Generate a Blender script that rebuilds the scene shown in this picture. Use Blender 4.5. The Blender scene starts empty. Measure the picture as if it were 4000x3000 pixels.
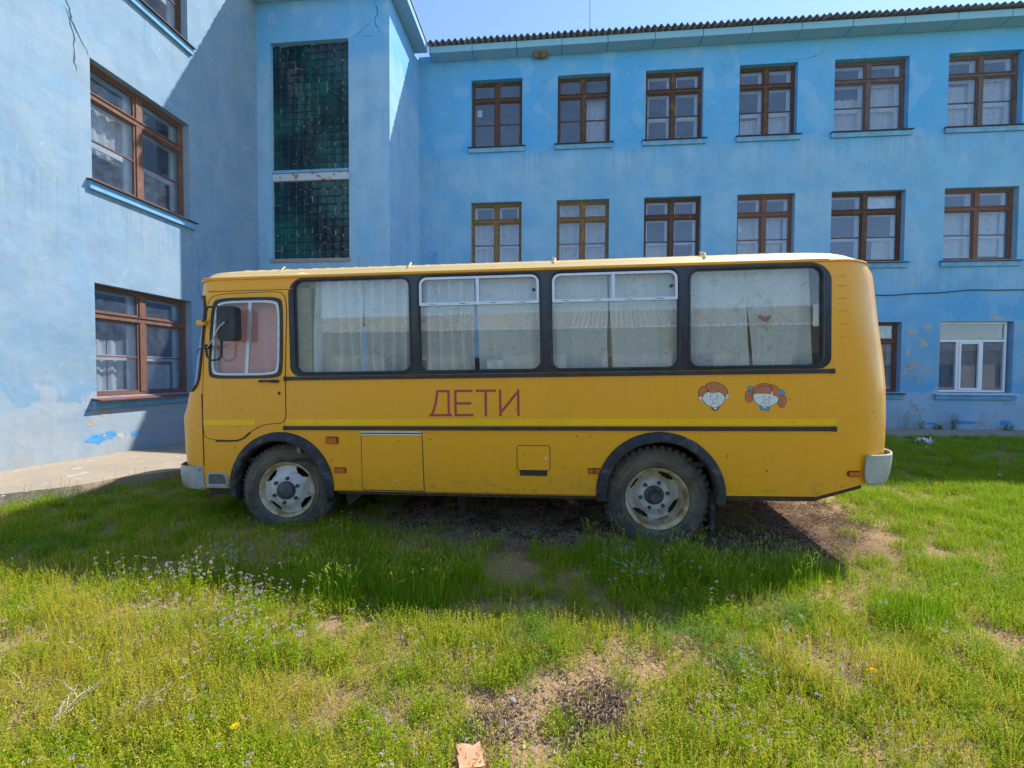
import bpy, bmesh, math, random
import numpy as np
from mathutils import Matrix, Vector, noise
from mathutils.geometry import tessellate_polygon
random.seed(7); rng = np.random.default_rng(7)
SC = bpy.context.scene
COL = SC.collection
R = math.radians

# ---------------------------------------------------------------- camera, sky, sun, exposure
H = 1.66
PITCH, ROLL, YW = -0.02737, -0.00535, 0.08996
cp, sp, cr, sr = math.cos(PITCH), math.sin(PITCH), math.cos(ROLL), math.sin(ROLL)
Mc = Matrix(((1, 0, 0), (0, cp, -sp), (0, sp, cp))) @ Matrix(((cr, 0, sr), (0, 1, 0), (-sr, 0, cr)))
cam_d = bpy.data.cameras.new('camera'); cam = bpy.data.objects.new('camera', cam_d); COL.objects.link(cam)
rx, ry, rz = Mc.col[0], Mc.col[2], -Mc.col[1]
cam.matrix_world = Matrix(((rx[0], ry[0], rz[0], 0), (rx[1], ry[1], rz[1], 0), (rx[2], ry[2], rz[2], H), (0, 0, 0, 1)))
cam_d.sensor_width = 36; cam_d.lens = 36 * 1655 / 4000; cam_d.clip_start = 0.05; cam_d.clip_end = 1000
SC.camera = cam
D1 = Vector((math.cos(YW), -math.sin(YW), 0)); D2 = Vector((math.sin(YW), math.cos(YW), 0))
sun_dir = (1.5 * D1 + 1.0 * D2 + Vector((0, 0, 2.07))).normalized()
sun_el = math.asin(sun_dir.z); sun_az = math.atan2(sun_dir.x, sun_dir.y)
world = bpy.data.worlds.new("World"); SC.world = world; world.use_nodes = True
wn = world.node_tree; bg = wn.nodes['Background']
sky = wn.nodes.new('ShaderNodeTexSky'); sky.sky_type = 'NISHITA'; sky.sun_disc = False
sky.sun_elevation = sun_el; sky.sun_rotation = sun_az; sky.air_density = .9; sky.dust_density = .1; sky.ozone_density = 2.6; sky.altitude = 600
wn.links.new(sky.outputs[0], bg.inputs[0]); bg.inputs[1].default_value = 0.15
sl = bpy.data.lights.new('sun', 'SUN'); sl.energy = 3.3; sl.angle = R(0.53); sl.color = (1.0, 0.95, 0.86)
so = bpy.data.objects.new('sun', sl); COL.objects.link(so); so.location = (20, 20, 30)
so.rotation_euler = sun_dir.to_track_quat('Z', 'Y').to_euler()
SC.view_settings.view_transform = 'Standard'; SC.view_settings.look = 'None'
SC.view_settings.exposure = 1.2; SC.view_settings.gamma = 1; SC.view_settings.use_curve_mapping = False
SC.render.engine = 'CYCLES'
SC.cycles.max_bounces = 7; SC.cycles.transparent_max_bounces = 16

# ---------------------------------------------------------------- materials
class NT:
    def __init__(s, name):
        s.m = bpy.data.materials.new(name); s.m.use_nodes = True
        s.t = s.m.node_tree; s.b = s.t.nodes['Principled BSDF']; s.out = s.t.nodes['Material Output']
        s.tc = s.n('ShaderNodeTexCoord').outputs['Object']
    def n(s, ty, ins=None, **kw):
        nd = s.t.nodes.new(ty)
        for k, v in kw.items(): setattr(nd, k, v)
        for k, v in (ins or {}).items():
            if hasattr(v, 'is_output'): s.t.links.new(v, nd.inputs[k])
            else: nd.inputs[k].default_value = v
        return nd
    def link(s, a, b): s.t.links.new(a, b)
    def noise(s, scale, detail=4, rough=.55, vec=None, dist=0):
        return s.n('ShaderNodeTexNoise', {'Vector': vec or s.tc, 'Scale': scale, 'Detail': detail, 'Roughness': rough, 'Distortion': dist}).outputs[0]
    def ramp(s, fac, a, b, ca=0.0, cb=1.0):
        return s.n('ShaderNodeMapRange', {0: fac, 1: a, 2: b, 3: ca, 4: cb}).outputs[0]
    def mix(s, fac, a, b):
        nd = s.t.nodes.new('ShaderNodeMix'); nd.data_type = 'RGBA'
        for k, v in ((0, fac), (6, a), (7, b)):
            if hasattr(v, 'is_output'): s.link(v, nd.inputs[k])
            else: nd.inputs[k].default_value = v if k == 0 else (*v[:3], 1)
        return nd.outputs[2]
    def math(s, op, a, b=0.0, c=0.0):
        nd = s.t.nodes.new('ShaderNodeMath'); nd.operation = op
        for k, v in ((0, a), (1, b), (2, c)):
            if hasattr(v, 'is_output'): s.link(v, nd.inputs[k])
            else: nd.inputs[k].default_value = v
        return nd.outputs[0]
    def z(s): return s.n('ShaderNodeSeparateXYZ', {0: s.tc}).outputs
    def scl(s, v): return s.n('ShaderNodeMapping', {0: s.tc, 3: v}).outputs[0]
    def base(s, c, rough=.6, metal=0.0, spec=None):
        if hasattr(c, 'is_output'): s.link(c, s.b.inputs['Base Color'])
        else: s.b.inputs['Base Color'].default_value = (*c, 1)
        if hasattr(rough, 'is_output'): s.link(rough, s.b.inputs['Roughness'])
        else: s.b.inputs['Roughness'].default_value = rough
        s.b.inputs['Metallic'].default_value = metal
        if spec is not None: s.b.inputs['Specular IOR Level'].default_value = spec
        return s
    def bump(s, h, strength=.3, dist=.01):
        b = s.n('ShaderNodeBump', {'Strength': strength, 'Distance': dist, 'Height': h})
        s.link(b.outputs[0], s.b.inputs['Normal']); return s

MATS = {}
def simple(name, c, rough=.6, metal=0.0, var=.25, scale=12, bump=0.0, c2=None, lo=.4, hi=.7, spec=None):
    if name in MATS: return MATS[name]
    t = NT(name); n = t.noise(scale, 5, .6)
    c2 = c2 or tuple(x * (1 - var) for x in c)
    col = t.mix(t.ramp(n, lo, hi), c, c2)
    t.base(col, rough, metal, spec)
    if bump: t.bump(t.noise(scale * 3, 4), bump, .01)
    MATS[name] = t.m; return t.m

def wall_mat(name, base, sat, pale, zones, peel=1.0):
    """zones: (z_top_sat, z_mid_lo, z_mid_hi, z_low)"""
    t = NT(name); x, y, z = t.z()
    big = t.noise(.55, 5, .6); med = t.noise(2.3, 6, .65); fine = t.noise(14, 5, .7)
    edge = t.math('ADD', z, t.math('MULTIPLY', t.math('SUBTRACT', big, .5), .5))
    stepn = t.math('ADD', z, t.math('MULTIPLY', t.math('SUBTRACT', t.noise(3.5, 2), .5), .12))
    col = t.mix(t.ramp(med, .35, .68), base, tuple(a * .86 for a in base))
    col = t.mix(t.ramp(big, .5, .72, 0, .55), col, pale)
    col = t.mix(t.math('MULTIPLY', t.ramp(edge, zones[0], zones[0] + .35), t.ramp(t.math('ADD', big, t.math('MULTIPLY', z, .03)), .55, .9, .25, .95)), col, sat)
    m1 = t.math('MULTIPLY', t.ramp(stepn, zones[1], zones[1] + .03), t.ramp(edge, zones[2], zones[2] - .5))
    col = t.mix(t.math('MULTIPLY', m1, t.ramp(big, .3, .7, .9, .25)), col, sat)
    low = t.ramp(stepn, zones[3] + .04, zones[3])
    zz_ = t.math('ADD', z, t.math('MULTIPLY', t.math('SUBTRACT', t.noise(2.6, 6, .62), .5), 1.1))
    lowc = t.mix(t.ramp(zz_, zones[3] - .20, zones[3] - .24), tuple(.45 * a + .55 * b for a, b in zip(base, sat)), pale)
    lowc = t.mix(t.ramp(t.noise(5, 6, .7), .52, .7, 0, .5), lowc, (.40, .40, .41))
    col = t.mix(t.math('MULTIPLY', low, .85), col, lowc)
    # patches of touched up paint
    v = t.n('ShaderNodeTexNoise', {'Vector': t.scl((1.2, 1.2, 1.0)), 'Scale': 1.7, 'Detail': 1.0, 'Roughness': .3}).outputs[0]
    col = t.mix(t.ramp(v, .58, .64, 0, .28), col, pale)
    col = t.mix(t.ramp(v, .42, .37, 0, .22), col, sat)
    # peeling paint, only in the damp lower part
    pn = t.noise(4.2, 7, .72, dist=.4); hgt = t.ramp(z, 3.1, 1.2)
    thr = t.math('SUBTRACT', pn, t.math('MULTIPLY', hgt, .075))
    area = t.math('MULTIPLY', t.ramp(t.noise(.9, 2), .47, .56), peel)
    pm = t.math('MULTIPLY', t.math('MULTIPLY', t.ramp(pn, .565, .575), t.ramp(z, 3.0, 2.8)), area)
    pc = t.mix(t.ramp(t.noise(11, 3), .45, .55), (.46, .46, .43), (.36, .33, .28))
    col = t.mix(pm, col, pc)
    # vertical rain streaks and dirt
    st = t.n('ShaderNodeTexNoise', {'Vector': t.scl((7, 7, .35)), 'Scale': 1.0, 'Detail': 5.0, 'Roughness': .6}).outputs[0]
    col = t.mix(t.ramp(st, .50, .78, 0, .3), col, tuple(a * .72 for a in base))
    col = t.mix(t.ramp(fine, .62, .8, 0, .25), col, (.3, .36, .42))
    dirt = t.math('MULTIPLY', t.ramp(edge, .95, .35), t.ramp(med, .35, .65))
    col = t.mix(t.math('MULTIPLY', dirt, .6), col, (.30, .29, .27))
    for zs in (7.60, 4.33):
        mk = t.math('MULTIPLY', t.ramp(z, zs - 1.0, zs), t.ramp(z, zs + .02, zs))
        dr = t.n('ShaderNodeTexNoise', {'Vector': t.scl((9, 9, .5)), 'Scale': 1.0, 'Detail': 4.0, 'Roughness': .6}).outputs[0]
        col = t.mix(t.math('MULTIPLY', mk, t.ramp(dr, .52, .60, 0, .34)), col, tuple(a * .62 for a in base))
    sh = t.noise(2.6, 8, .75, dist=.8)
    col = t.mix(t.ramp(sh, .625, .635, 0, .22), col, (.46, .50, .52))
    col = t.mix(t.ramp(sh, .355, .345, 0, .25), col, tuple(a * .8 for a in sat))
    pk = t.noise(30, 2, .5)
    col = t.mix(t.ramp(pk, .73, .75, 0, .45), col, (.12, .16, .2))
    t.base(col, .88, spec=.2)
    h = t.math('ADD', t.math('MULTIPLY', t.noise(1.8, 3), 2.5), t.math('ADD', t.math('MULTIPLY', t.noise(40, 4, .7), .25), t.math('MULTIPLY', pm, -.5)))
    t.bump(h, .6, .02)
    return t.m

W_RIGHT = wall_mat('blue_plaster', (.20, .43, .64), (.08, .35, .66), (.31, .48, .63), (7.45, 3.0, 4.0, 1.45))
W_LEFT = wall_mat('pale_blue_plaster', (.225, .335, .44), (.12, .275, .445), (.29, .355, .42), (10.5, 10.8, 11.2, 1.5), .1)
W_TOWER = wall_mat('tower_plaster', (.27, .48, .68), (.12, .38, .68), (.36, .53, .68), (8.6, 3.0, 4.0, 1.45), 0)
LEDGE = simple('ledge_paint', (.16, .38, .60), .8, var=.3, scale=5, bump=.3)
FASCIA = simple('cornice_paint', (.18, .42, .58), .85, scale=4, bump=.4, c2=(.26, .42, .52))

def wood(name, c, c2, c3=(.28, .17, .06)):
    t = NT(name)
    n = t.n('ShaderNodeTexNoise', {'Vector': t.scl((9, 9, 3)), 'Scale': 3.0, 'Detail': 6.0, 'Roughness': .7}).outputs[0]
    col = t.mix(t.ramp(n, .42, .58), c, c2)
    col = t.mix(t.ramp(t.noise(5.5, 4), .56, .72, 0, .4), col, c3)
    t.base(col, .75); t.bump(n, .5, .006); return t.m
WOODS = {'red': wood('red_brown_window_wood', (.175, .075, .05), (.12, .06, .042)),
         'brown': wood('worn_brown_window_wood', (.10, .045, .022), (.055, .028, .018)),
         'ochre': wood('weathered_ochre_window_wood', (.26, .15, .045), (.12, .07, .03), (.06, .04, .025)),
         'grey': wood('greyed_window_wood', (.13, .09, .085), (.08, .05, .045))}
INNER = simple('inner_frame_paint', (.80, .80, .76), .6, scale=6)
PVC = simple('white_plastic', (.75, .77, .80), .35, var=.05)
FLASH = simple('brown_flashing', (.05, .022, .02), .6, c2=(.09, .05, .04), scale=8)
FLASH_RED = simple('red_flashing', (.17, .055, .04), .6, c2=(.30, .22, .2), scale=16, lo=.6, hi=.75)
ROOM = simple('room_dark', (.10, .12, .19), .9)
CURTAIN_W = simple('white_curtain', (.85, .84, .80), .9, scale=9, c2=(.6, .6, .6))

def glass_mat(name, ior=1.5, tint=(1, 1, 1), dirt=.05, rough=.02, bump=.0, dirt_sky_col=(.5, .5, .48)):
    t = NT(name); t.t.nodes.remove(t.b)
    f0 = ((ior - 1) / (ior + 1)) ** 2
    fac = t.n('ShaderNodeLayerWeight', {'Blend': .5}).outputs['Facing']
    frs = t.math('ADD', t.math('MULTIPLY', t.math('POWER', fac, 5.0), 1 - f0), f0)
    gl = t.n('ShaderNodeBsdfGlossy', {'Color': (1, 1, 1, 1), 'Roughness': rough})
    if bump:
        b = t.n('ShaderNodeBump', {'Strength': bump, 'Distance': .02, 'Height': t.noise(1.2, 2)})
        t.link(b.outputs[0], gl.inputs['Normal'])
    tr = t.n('ShaderNodeBsdfTransparent', {'Color': (*tint, 1)})
    df = t.n('ShaderNodeBsdfDiffuse', {'Color': (*dirt_sky_col, 1)})
    d = t.ramp(t.noise(6, 6, .7), .35, .8, dirt * .5, dirt * 2)
    m1 = t.n('ShaderNodeMixShader', {0: d, 1: tr.outputs[0], 2: df.outputs[0]})
    m2 = t.n('ShaderNodeMixShader', {0: frs, 1: m1.outputs[0], 2: gl.outputs[0]})
    t.link(m2.outputs[0], t.out.inputs[0]); return t.m
G_BUS = glass_mat('bus_glass', 1.6, (.93, .96, .96), .03, bump=.01)
G_WIN = glass_mat('window_pane_glass', 1.75, (.82, .87, .92), .06, bump=.0, dirt_sky_col=(.42, .48, .6))  # dust film tinted blue to stand in for sky reflected in the panes
G_SHIELD = glass_mat('windscreen_glass', 1.7, (.75, .88, .85), .05)

def bus_yellow(name, c, rough=.33, dust=.35):
    t = NT(name); x, y, z = t.z()
    n = t.noise(3, 5, .6); f = t.noise(28, 5, .7)
    col = t.mix(t.ramp(n, .4, .65, 0, .25), c, tuple(a * .9 for a in c))
    dm = t.math('MULTIPLY', t.ramp(z, 1.0, .45), t.ramp(t.noise(2.2, 5, .65), .35, .6, .15, 1))
    col = t.mix(t.math('MULTIPLY', dm, dust), col, (.46, .30, .09))
    col = t.mix(t.ramp(f, .62, .8, 0, .22), col, (.42, .26, .06))
    st = t.n('ShaderNodeTexNoise', {'Vector': t.scl((26, 26, .9)), 'Scale': 1.0, 'Detail': 3.0}).outputs[0]
    col = t.mix(t.ramp(st, .58, .8, 0, .22), col, (.33, .22, .07))
    ch = t.noise(16, 3, .5)
    col = t.mix(t.math('MULTIPLY', t.ramp(ch, .69, .71), t.ramp(z, 1.6, .6, .15, .8)), col, (.12, .055, .03))
    sp = t.n('ShaderNodeTexNoise', {'Vector': t.scl((1.6, 1.6, 3)), 'Scale': 5.0, 'Detail': 8.0, 'Roughness': .75}).outputs[0]
    mud = t.math('MULTIPLY', t.ramp(sp, .50, .66), t.ramp(z, .72, .46))
    col = t.mix(t.math('MULTIPLY', mud, .7), col, (.20, .13, .07))
    rr = t.ramp(n, .3, .7, rough - .05, rough + .16)
    t.base(col, rr); t.b.inputs['Coat Weight'].default_value = .25; t.b.inputs['Coat Roughness'].default_value = .12
    t.bump(t.math('ADD', t.noise(1.6, 2), t.math('MULTIPLY', t.noise(5, 2), .25)), .35, .012)
    return t.m
YEL = bus_yellow('bus_yellow_paint', (.88, .395, .004), .38, .14)
YEL_ROOF_SUN = bus_yellow('bus_roof_sunlit_yellow', (.72, .50, .20), .5)  # creamier than the sides: the sun highlight on the roof is in the colour
STRIPE = simple('reflective_yellow_tape', (1.0, .58, .0), .35, var=.12, scale=3)
RUB = simple('black_rubber', (.018, .020, .023), .55, c2=(.045, .048, .05), scale=9, bump=.2)
RUBW = simple('weathered_rubber', (.022, .024, .03), .7, c2=(.12, .12, .115), scale=13, bump=.4, lo=.52, hi=.75)
BLK = simple('black_band_paint', (.014, .018, .028), .25, c2=(.03, .035, .045), scale=4)
ALU = simple('aluminium_trim', (.62, .64, .67), .38, .55, var=.15)
GREYP = simple('grey_bumper_plastic', (.40, .44, .42), .5, c2=(.30, .33, .31), scale=7, bump=.1)
RUST = simple('rusty_sill', (.045, .035, .028), .85, c2=(.13, .06, .03), scale=11, bump=.6, lo=.5, hi=.65)
DARKM = simple('dark_underbody', (.03, .028, .026), .85, c2=(.07, .055, .04), scale=6, bump=.4)
EXH = simple('rusty_pipe_metal', (.19, .115, .075), .85, c2=(.10, .05, .03), scale=10, bump=.5)
BEIGE = simple('cab_panel_beige', (.33, .25, .13), .7)
SEATM = simple('seat_cloth', (.07, .045, .035), .9)
INT = simple('bus_interior_lining', (.45, .43, .39), .85)
ORANGE = simple('orange_lens', (.62, .13, .015), .2, c2=(.45, .08, .01), scale=30)
REDLET = simple('red_lettering_film', (.42, .045, .065), .45, var=.12, scale=8)

def tyre_mat():
    t = NT('dusty_tyre_rubber'); n = t.noise(5, 6, .7, dist=.5)
    col = t.mix(t.ramp(n, .38, .62), (.062, .058, .054), (.165, .14, .11))
    col = t.mix(t.ramp(t.noise(2.1, 4), .5, .7, 0, .7), col, (.10, .10, .105))
    t.base(col, .9); t.bump(t.noise(30, 5, .7), .5, .006); return t.m
TYRE = tyre_mat()
def rim_mat():
    t = NT('painted_steel_rim'); n = t.noise(8, 6, .7)
    col = t.mix(t.ramp(n, .50, .68, 0, .8), (.58, .61, .60), (.30, .23, .13))
    t.base(col, .5); return t.m
RIM = rim_mat()
RIMRUST = simple('rusty_rim_flange', (.60, .51, .31), .6, c2=(.30, .17, .07), scale=7, bump=.3, lo=.42, hi=.62)
HUB = simple('hub_metal', (.11, .12, .135), .5, .3, c2=(.05, .045, .04), scale=14)

def lace_mat(name, c, c2, trans=.45, pat=True):
    t = NT(name)
    nn = t.noise(5.5, 1.5, .5, vec=t.scl((1, .15, .6)), dist=.6)
    ln = t.math('ABSOLUTE', t.math('SINE', t.math('MULTIPLY', nn, 70.0)))
    v = t.n('ShaderNodeTexVoronoi', {'Vector': t.scl((1, .1, 1)), 'Scale': 5.5})
    f = t.math('MULTIPLY', t.ramp(ln, .55, .15, 0, .6 if pat else .0), t.ramp(t.noise(3, 2), .4, .6, .5, 1))
    col = t.mix(f, c, c2)
    col = t.mix(t.math('MULTIPLY', t.ramp(v.outputs[0], .26, .2), t.ramp(t.noise(40, 3), .4, .6, 0, .5 if pat else 0)), col, tuple(a * .85 for a in c2))
    t.base(col, .95, spec=.1)
    tl = t.n('ShaderNodeBsdfTranslucent'); t.link(col, tl.inputs[0])
    tp = t.n('ShaderNodeBsdfTransparent')
    m = t.n('ShaderNodeMixShader', {0: trans, 1: t.b.outputs[0], 2: tl.outputs[0]})
    m2 = t.n('ShaderNodeMixShader', {0: .05, 1: m.outputs[0], 2: tp.outputs[0]})
    t.link(m2.outputs[0], t.out.inputs[0]); return t.m
LACE = lace_mat('lace_curtain', (.74, .71, .66), (.47, .43, .39), .12)
PINK = lace_mat('pink_curtain', (.95, .40, .34), (.85, .30, .26), .1, False)

def soil_mat():
    t = NT('dry_soil'); x, y, z = t.z()
    n = t.noise(1.3, 6, .6); f = t.noise(22, 6, .7); g = t.noise(.5, 3)
    col = t.mix(t.ramp(n, .35, .65), (.43, .29, .145), (.33, .215, .105))
    col = t.mix(t.ramp(f, .5, .72, 0, .6), col, (.24, .155, .08))
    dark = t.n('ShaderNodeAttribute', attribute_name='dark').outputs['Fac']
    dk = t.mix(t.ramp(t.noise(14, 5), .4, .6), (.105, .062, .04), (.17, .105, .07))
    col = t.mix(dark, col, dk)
    far = t.n('ShaderNodeAttribute', attribute_name='green').outputs['Fac']
    gcol = t.mix(t.ramp(t.noise(3, 5), .4, .6), (.20, .27, .04), (.36, .34, .11))
    col = t.mix(far, col, gcol)
    t.base(col, .95, spec=.1)
    vr = t.n('ShaderNodeTexVoronoi', {'Vector': t.tc, 'Scale': 34.0}).outputs[0]
    t.bump(t.math('ADD', t.noise(9, 5, .6), t.math('ADD', t.math('MULTIPLY', t.noise(60, 5, .7), .4), t.math('MULTIPLY', vr, -.35))), 1.0, .04); return t.m
SOIL = soil_mat()
def conc_mat():
    t = NT('old_concrete')
    n = t.noise(1.5, 6, .65); f = t.noise(26, 5, .7)
    col = t.mix(t.ramp(n, .38, .62), (.37, .285, .20), (.30, .25, .19))
    col = t.mix(t.ramp(f, .56, .72, 0, .6), col, (.22, .19, .16))
    col = t.mix(t.ramp(t.noise(6, 3), .60, .66, 0, .5), col, (.5, .48, .44))
    t.base(col, .92); t.bump(t.math('ADD', f, n), .6, .012); return t.m
CONC = conc_mat()
ASB = simple('asbestos_cement', (.17, .175, .18), .9, c2=(.26, .25, .24), scale=5, bump=.4)
ASB_FAR = simple('sunlit_asbestos_cement', (.36, .33, .29), .9, c2=(.28, .26, .24), scale=3, bump=.3)
CRACK = simple('crack_shadow', (.035, .07, .11), .95)
BRICKM = simple('salmon_brick', (.50, .24, .14), .9, c2=(.62, .34, .22), scale=9, bump=.6)
STONE = simple('grey_stone', (.30, .30, .30), .9, c2=(.20, .2, .2), scale=18, bump=.5)
PALEST = simple('pale_stone', (.48, .43, .36), .9, scale=18, bump=.5)
PLASTIC = simple('crumpled_white_plastic', (.6, .62, .64), .4, var=.1)

def leaf_mat(name, c, c2, trans=.5, rough=.55):
    t = NT(name)
    rnd = t.n('ShaderNodeObjectInfo').outputs['Random']
    col = t.mix(rnd, c, c2)
    col = t.mix(t.ramp(t.noise(3.0, 2), .3, .7, 0, .35), col, tuple(a * .75 for a in c))
    t.base(col, rough, spec=.08)
    tl = t.n('ShaderNodeBsdfTranslucent')
    t.link(t.mix(1.0, col, col), tl.inputs[0])
    m = t.n('ShaderNodeMixShader', {0: trans, 1: t.b.outputs[0], 2: tl.outputs[0]})
    t.link(m.outputs[0], t.out.inputs[0]); return t.m
L_GRASS = leaf_mat('grass_blade', (.17, .36, .010), (.33, .46, .018))
L_YEL = leaf_mat('yellowing_leaf', (.60, .50, .05), (.74, .58, .11))
L_MID = leaf_mat('weed_leaf', (.24, .41, .012), (.42, .50, .02))
L_DARK = leaf_mat('feathery_leaf', (.15, .31, .035), (.22, .39, .05))
L_HEAD = leaf_mat('grass_head', (.36, .46, .05), (.50, .54, .11))
L_LILAC = leaf_mat('lilac_petal', (.46, .32, .42), (.60, .47, .52), .3)
L_DAND = leaf_mat('dandelion_petal', (.85, .60, .01), (.8, .5, .01), .2)
L_DRY = leaf_mat('dry_litter', (.29, .20, .13), (.46, .35, .26), .1, .8)
L_STALK = leaf_mat('dead_stalk', (.60, .50, .35), (.50, .41, .26), .15, .8)

# ---------------------------------------------------------------- mesh helpers
class MB:
    def __init__(s): s.v = []; s.f = []; s.m = []
    def add(s, vs, fs, m=0):
        o = len(s.v); s.v += [tuple(p) for p in vs]; s.f += [tuple(i + o for i in f) for f in fs]; s.m += [m] * len(fs); return s
    def box(s, a, b, m=0, P=None):
        x0, y0, z0 = a; x1, y1, z1 = b
        vs = [(x0, y0, z0), (x1, y0, z0), (x1, y1, z0), (x0, y1, z0), (x0, y0, z1), (x1, y0, z1), (x1, y1, z1), (x0, y1, z1)]
        if P: vs = [P(*p) for p in vs]
        return s.add(vs, [(0, 3, 2, 1), (4, 5, 6, 7), (0, 1, 5, 4), (1, 2, 6, 5), (2, 3, 7, 6), (3, 0, 4, 7)], m)
    def prism(s, poly, d0, d1, P, holes=(), m=0):
        """poly in (a,b); extruded from d0 to d1; P(a,d,b)->3D"""
        loops = [list(poly)] + [list(h) for h in holes]
        tri = tessellate_polygon([[Vector((p[0], p[1], 0)) for p in l] for l in loops])
        pts = [p for l in loops for p in l]; n = len(pts)
        vs = [P(p[0], d0, p[1]) for p in pts] + [P(p[0], d1, p[1]) for p in pts]
        fs = [tuple(t) for t in tri] + [tuple(i + n for i in reversed(t)) for t in tri]
        o = 0
        for l in loops:
            k = len(l)
            for i in range(k):
                a, b = o + i, o + (i + 1) % k; fs.append((a, b, b + n, a + n))
            o += k
        return s.add(vs, fs, m)
    def tube(s, pts, r, seg=8, closed=False, m=0, caps=True):
        pts = [Vector(p) for p in pts]; n = len(pts); rings = []; up = None
        for i in range(n):
            if closed: t = (pts[(i + 1) % n] - pts[i - 1])
            else: t = pts[min(i + 1, n - 1)] - pts[max(i - 1, 0)]
            t.normalize()
            if up is None:
                up = Vector((0, 0, 1)) if abs(t.z) < .9 else Vector((1, 0, 0))
            s1 = t.cross(up).normalized(); up = s1.cross(t).normalized()
            rr = r[i] if isinstance(r, (list, tuple)) else r
            rings.append([pts[i] + (s1 * math.cos(a) + up * math.sin(a)) * rr for a in [2 * math.pi * k / seg for k in range(seg)]])
        vs = [p for rg in rings for p in rg]; fs = []
        for i in range(n if closed else n - 1):
            j = (i + 1) % n
            for k in range(seg):
                k2 = (k + 1) % seg; fs.append((i * seg + k, i * seg + k2, j * seg + k2, j * seg + k))
        if not closed and caps: fs += [tuple(range(seg))[::-1], tuple((n - 1) * seg + k for k in range(seg))]
        return s.add(vs, fs, m)
    def lathe(s, prof, c, seg=48, axis='y', a0=0, a1=2 * math.pi, m=0):
        """prof: (r, d); revolves about the y axis through c"""
        full = abs(a1 - a0 - 2 * math.pi) < 1e-6; k = seg if full else seg + 1
        vs = []; fs = []; n = len(prof)
        for i in range(k):
            a = a0 + (a1 - a0) * i / seg
            for r, d in prof: vs.append((c[0] + r * math.cos(a), c[1] + d, c[2] + r * math.sin(a)))
        for i in range(seg):
            j = (i + 1) % k
            for q in range(n - 1): fs.append((i * n + q, i * n + q + 1, j * n + q + 1, j * n + q))
        return s.add(vs, fs, m)
    def build(s, name, mat, parent=None, smooth=False, bevel=0, deform=None):
        me = bpy.data.meshes.new(name)
        vs = [deform(*p) for p in s.v] if deform else s.v
        me.from_pydata(vs, [], s.f)
        mats = mat if isinstance(mat, (list, tuple)) else [mat]
        for q in mats: me.materials.append(q)
        if len(mats) > 1: me.polygons.foreach_set('material_index', s.m)
        bm = bmesh.new(); bm.from_mesh(me); bmesh.ops.recalc_face_normals(bm, faces=bm.faces); bm.to_mesh(me); bm.free()
        if smooth:
            me.shade_smooth() if hasattr(me, 'shade_smooth') else None
            me.set_sharp_from_angle(angle=R(38))
        o = bpy.data.objects.new(name, me); COL.objects.link(o)
        if parent: o.parent = parent
        if bevel:
            b = o.modifiers.new('bevel', 'BEVEL'); b.width = bevel; b.segments = 2; b.limit_method = 'ANGLE'; b.angle_limit = R(40)
        return o
def tag(o, label=None, cat=None, group=None, kind=None):
    if label: o['label'] = label
    if cat: o['category'] = cat
    if group: o['group'] = group
    if kind: o['kind'] = kind
    return o
def empty(name, label=None, cat=None, group=None, loc=(0, 0, 0), rz=0):
    o = bpy.data.objects.new(name, None); COL.objects.link(o); o.location = loc; o.rotation_euler = (0, 0, rz)
    o.empty_display_size = .1
    return tag(o, label, cat, group)
def rrect(x0, x1, z0, z1, r, n=6):
    rs = r if isinstance(r, (list, tuple)) else [r] * 4  # bl, br, tr, tl
    out = []
    for (cx, cz, a0, q) in ((x0 + rs[0], z0 + rs[0], math.pi, rs[0]), (x1 - rs[1], z0 + rs[1], 1.5 * math.pi, rs[1]), (x1 - rs[2], z1 - rs[2], 0, rs[2]), (x0 + rs[3], z1 - rs[3], .5 * math.pi, rs[3])):
        for i in range(n + 1):
            a = a0 + .5 * math.pi * i / n; out.append((cx + q * math.cos(a), cz + q * math.sin(a)))
    return out
def smooth_poly(pts, it=2):
    for _ in range(it):
        out = []
        for i in range(len(pts)):
            a, b = pts[i], pts[(i + 1) % len(pts)]
            out += [(a[0] * .75 + b[0] * .25, a[1] * .75 + b[1] * .25), (a[0] * .25 + b[0] * .75, a[1] * .25 + b[1] * .75)]
        pts = out
    return pts
def copy_obj(o, parent=None):
    c = o.copy(); COL.objects.link(c)
    if parent: c.parent = parent
    return c
def sstep(a, b, x):
    t = min(1, max(0, (x - a) / (b - a))); return t * t * (3 - 2 * t)

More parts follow.
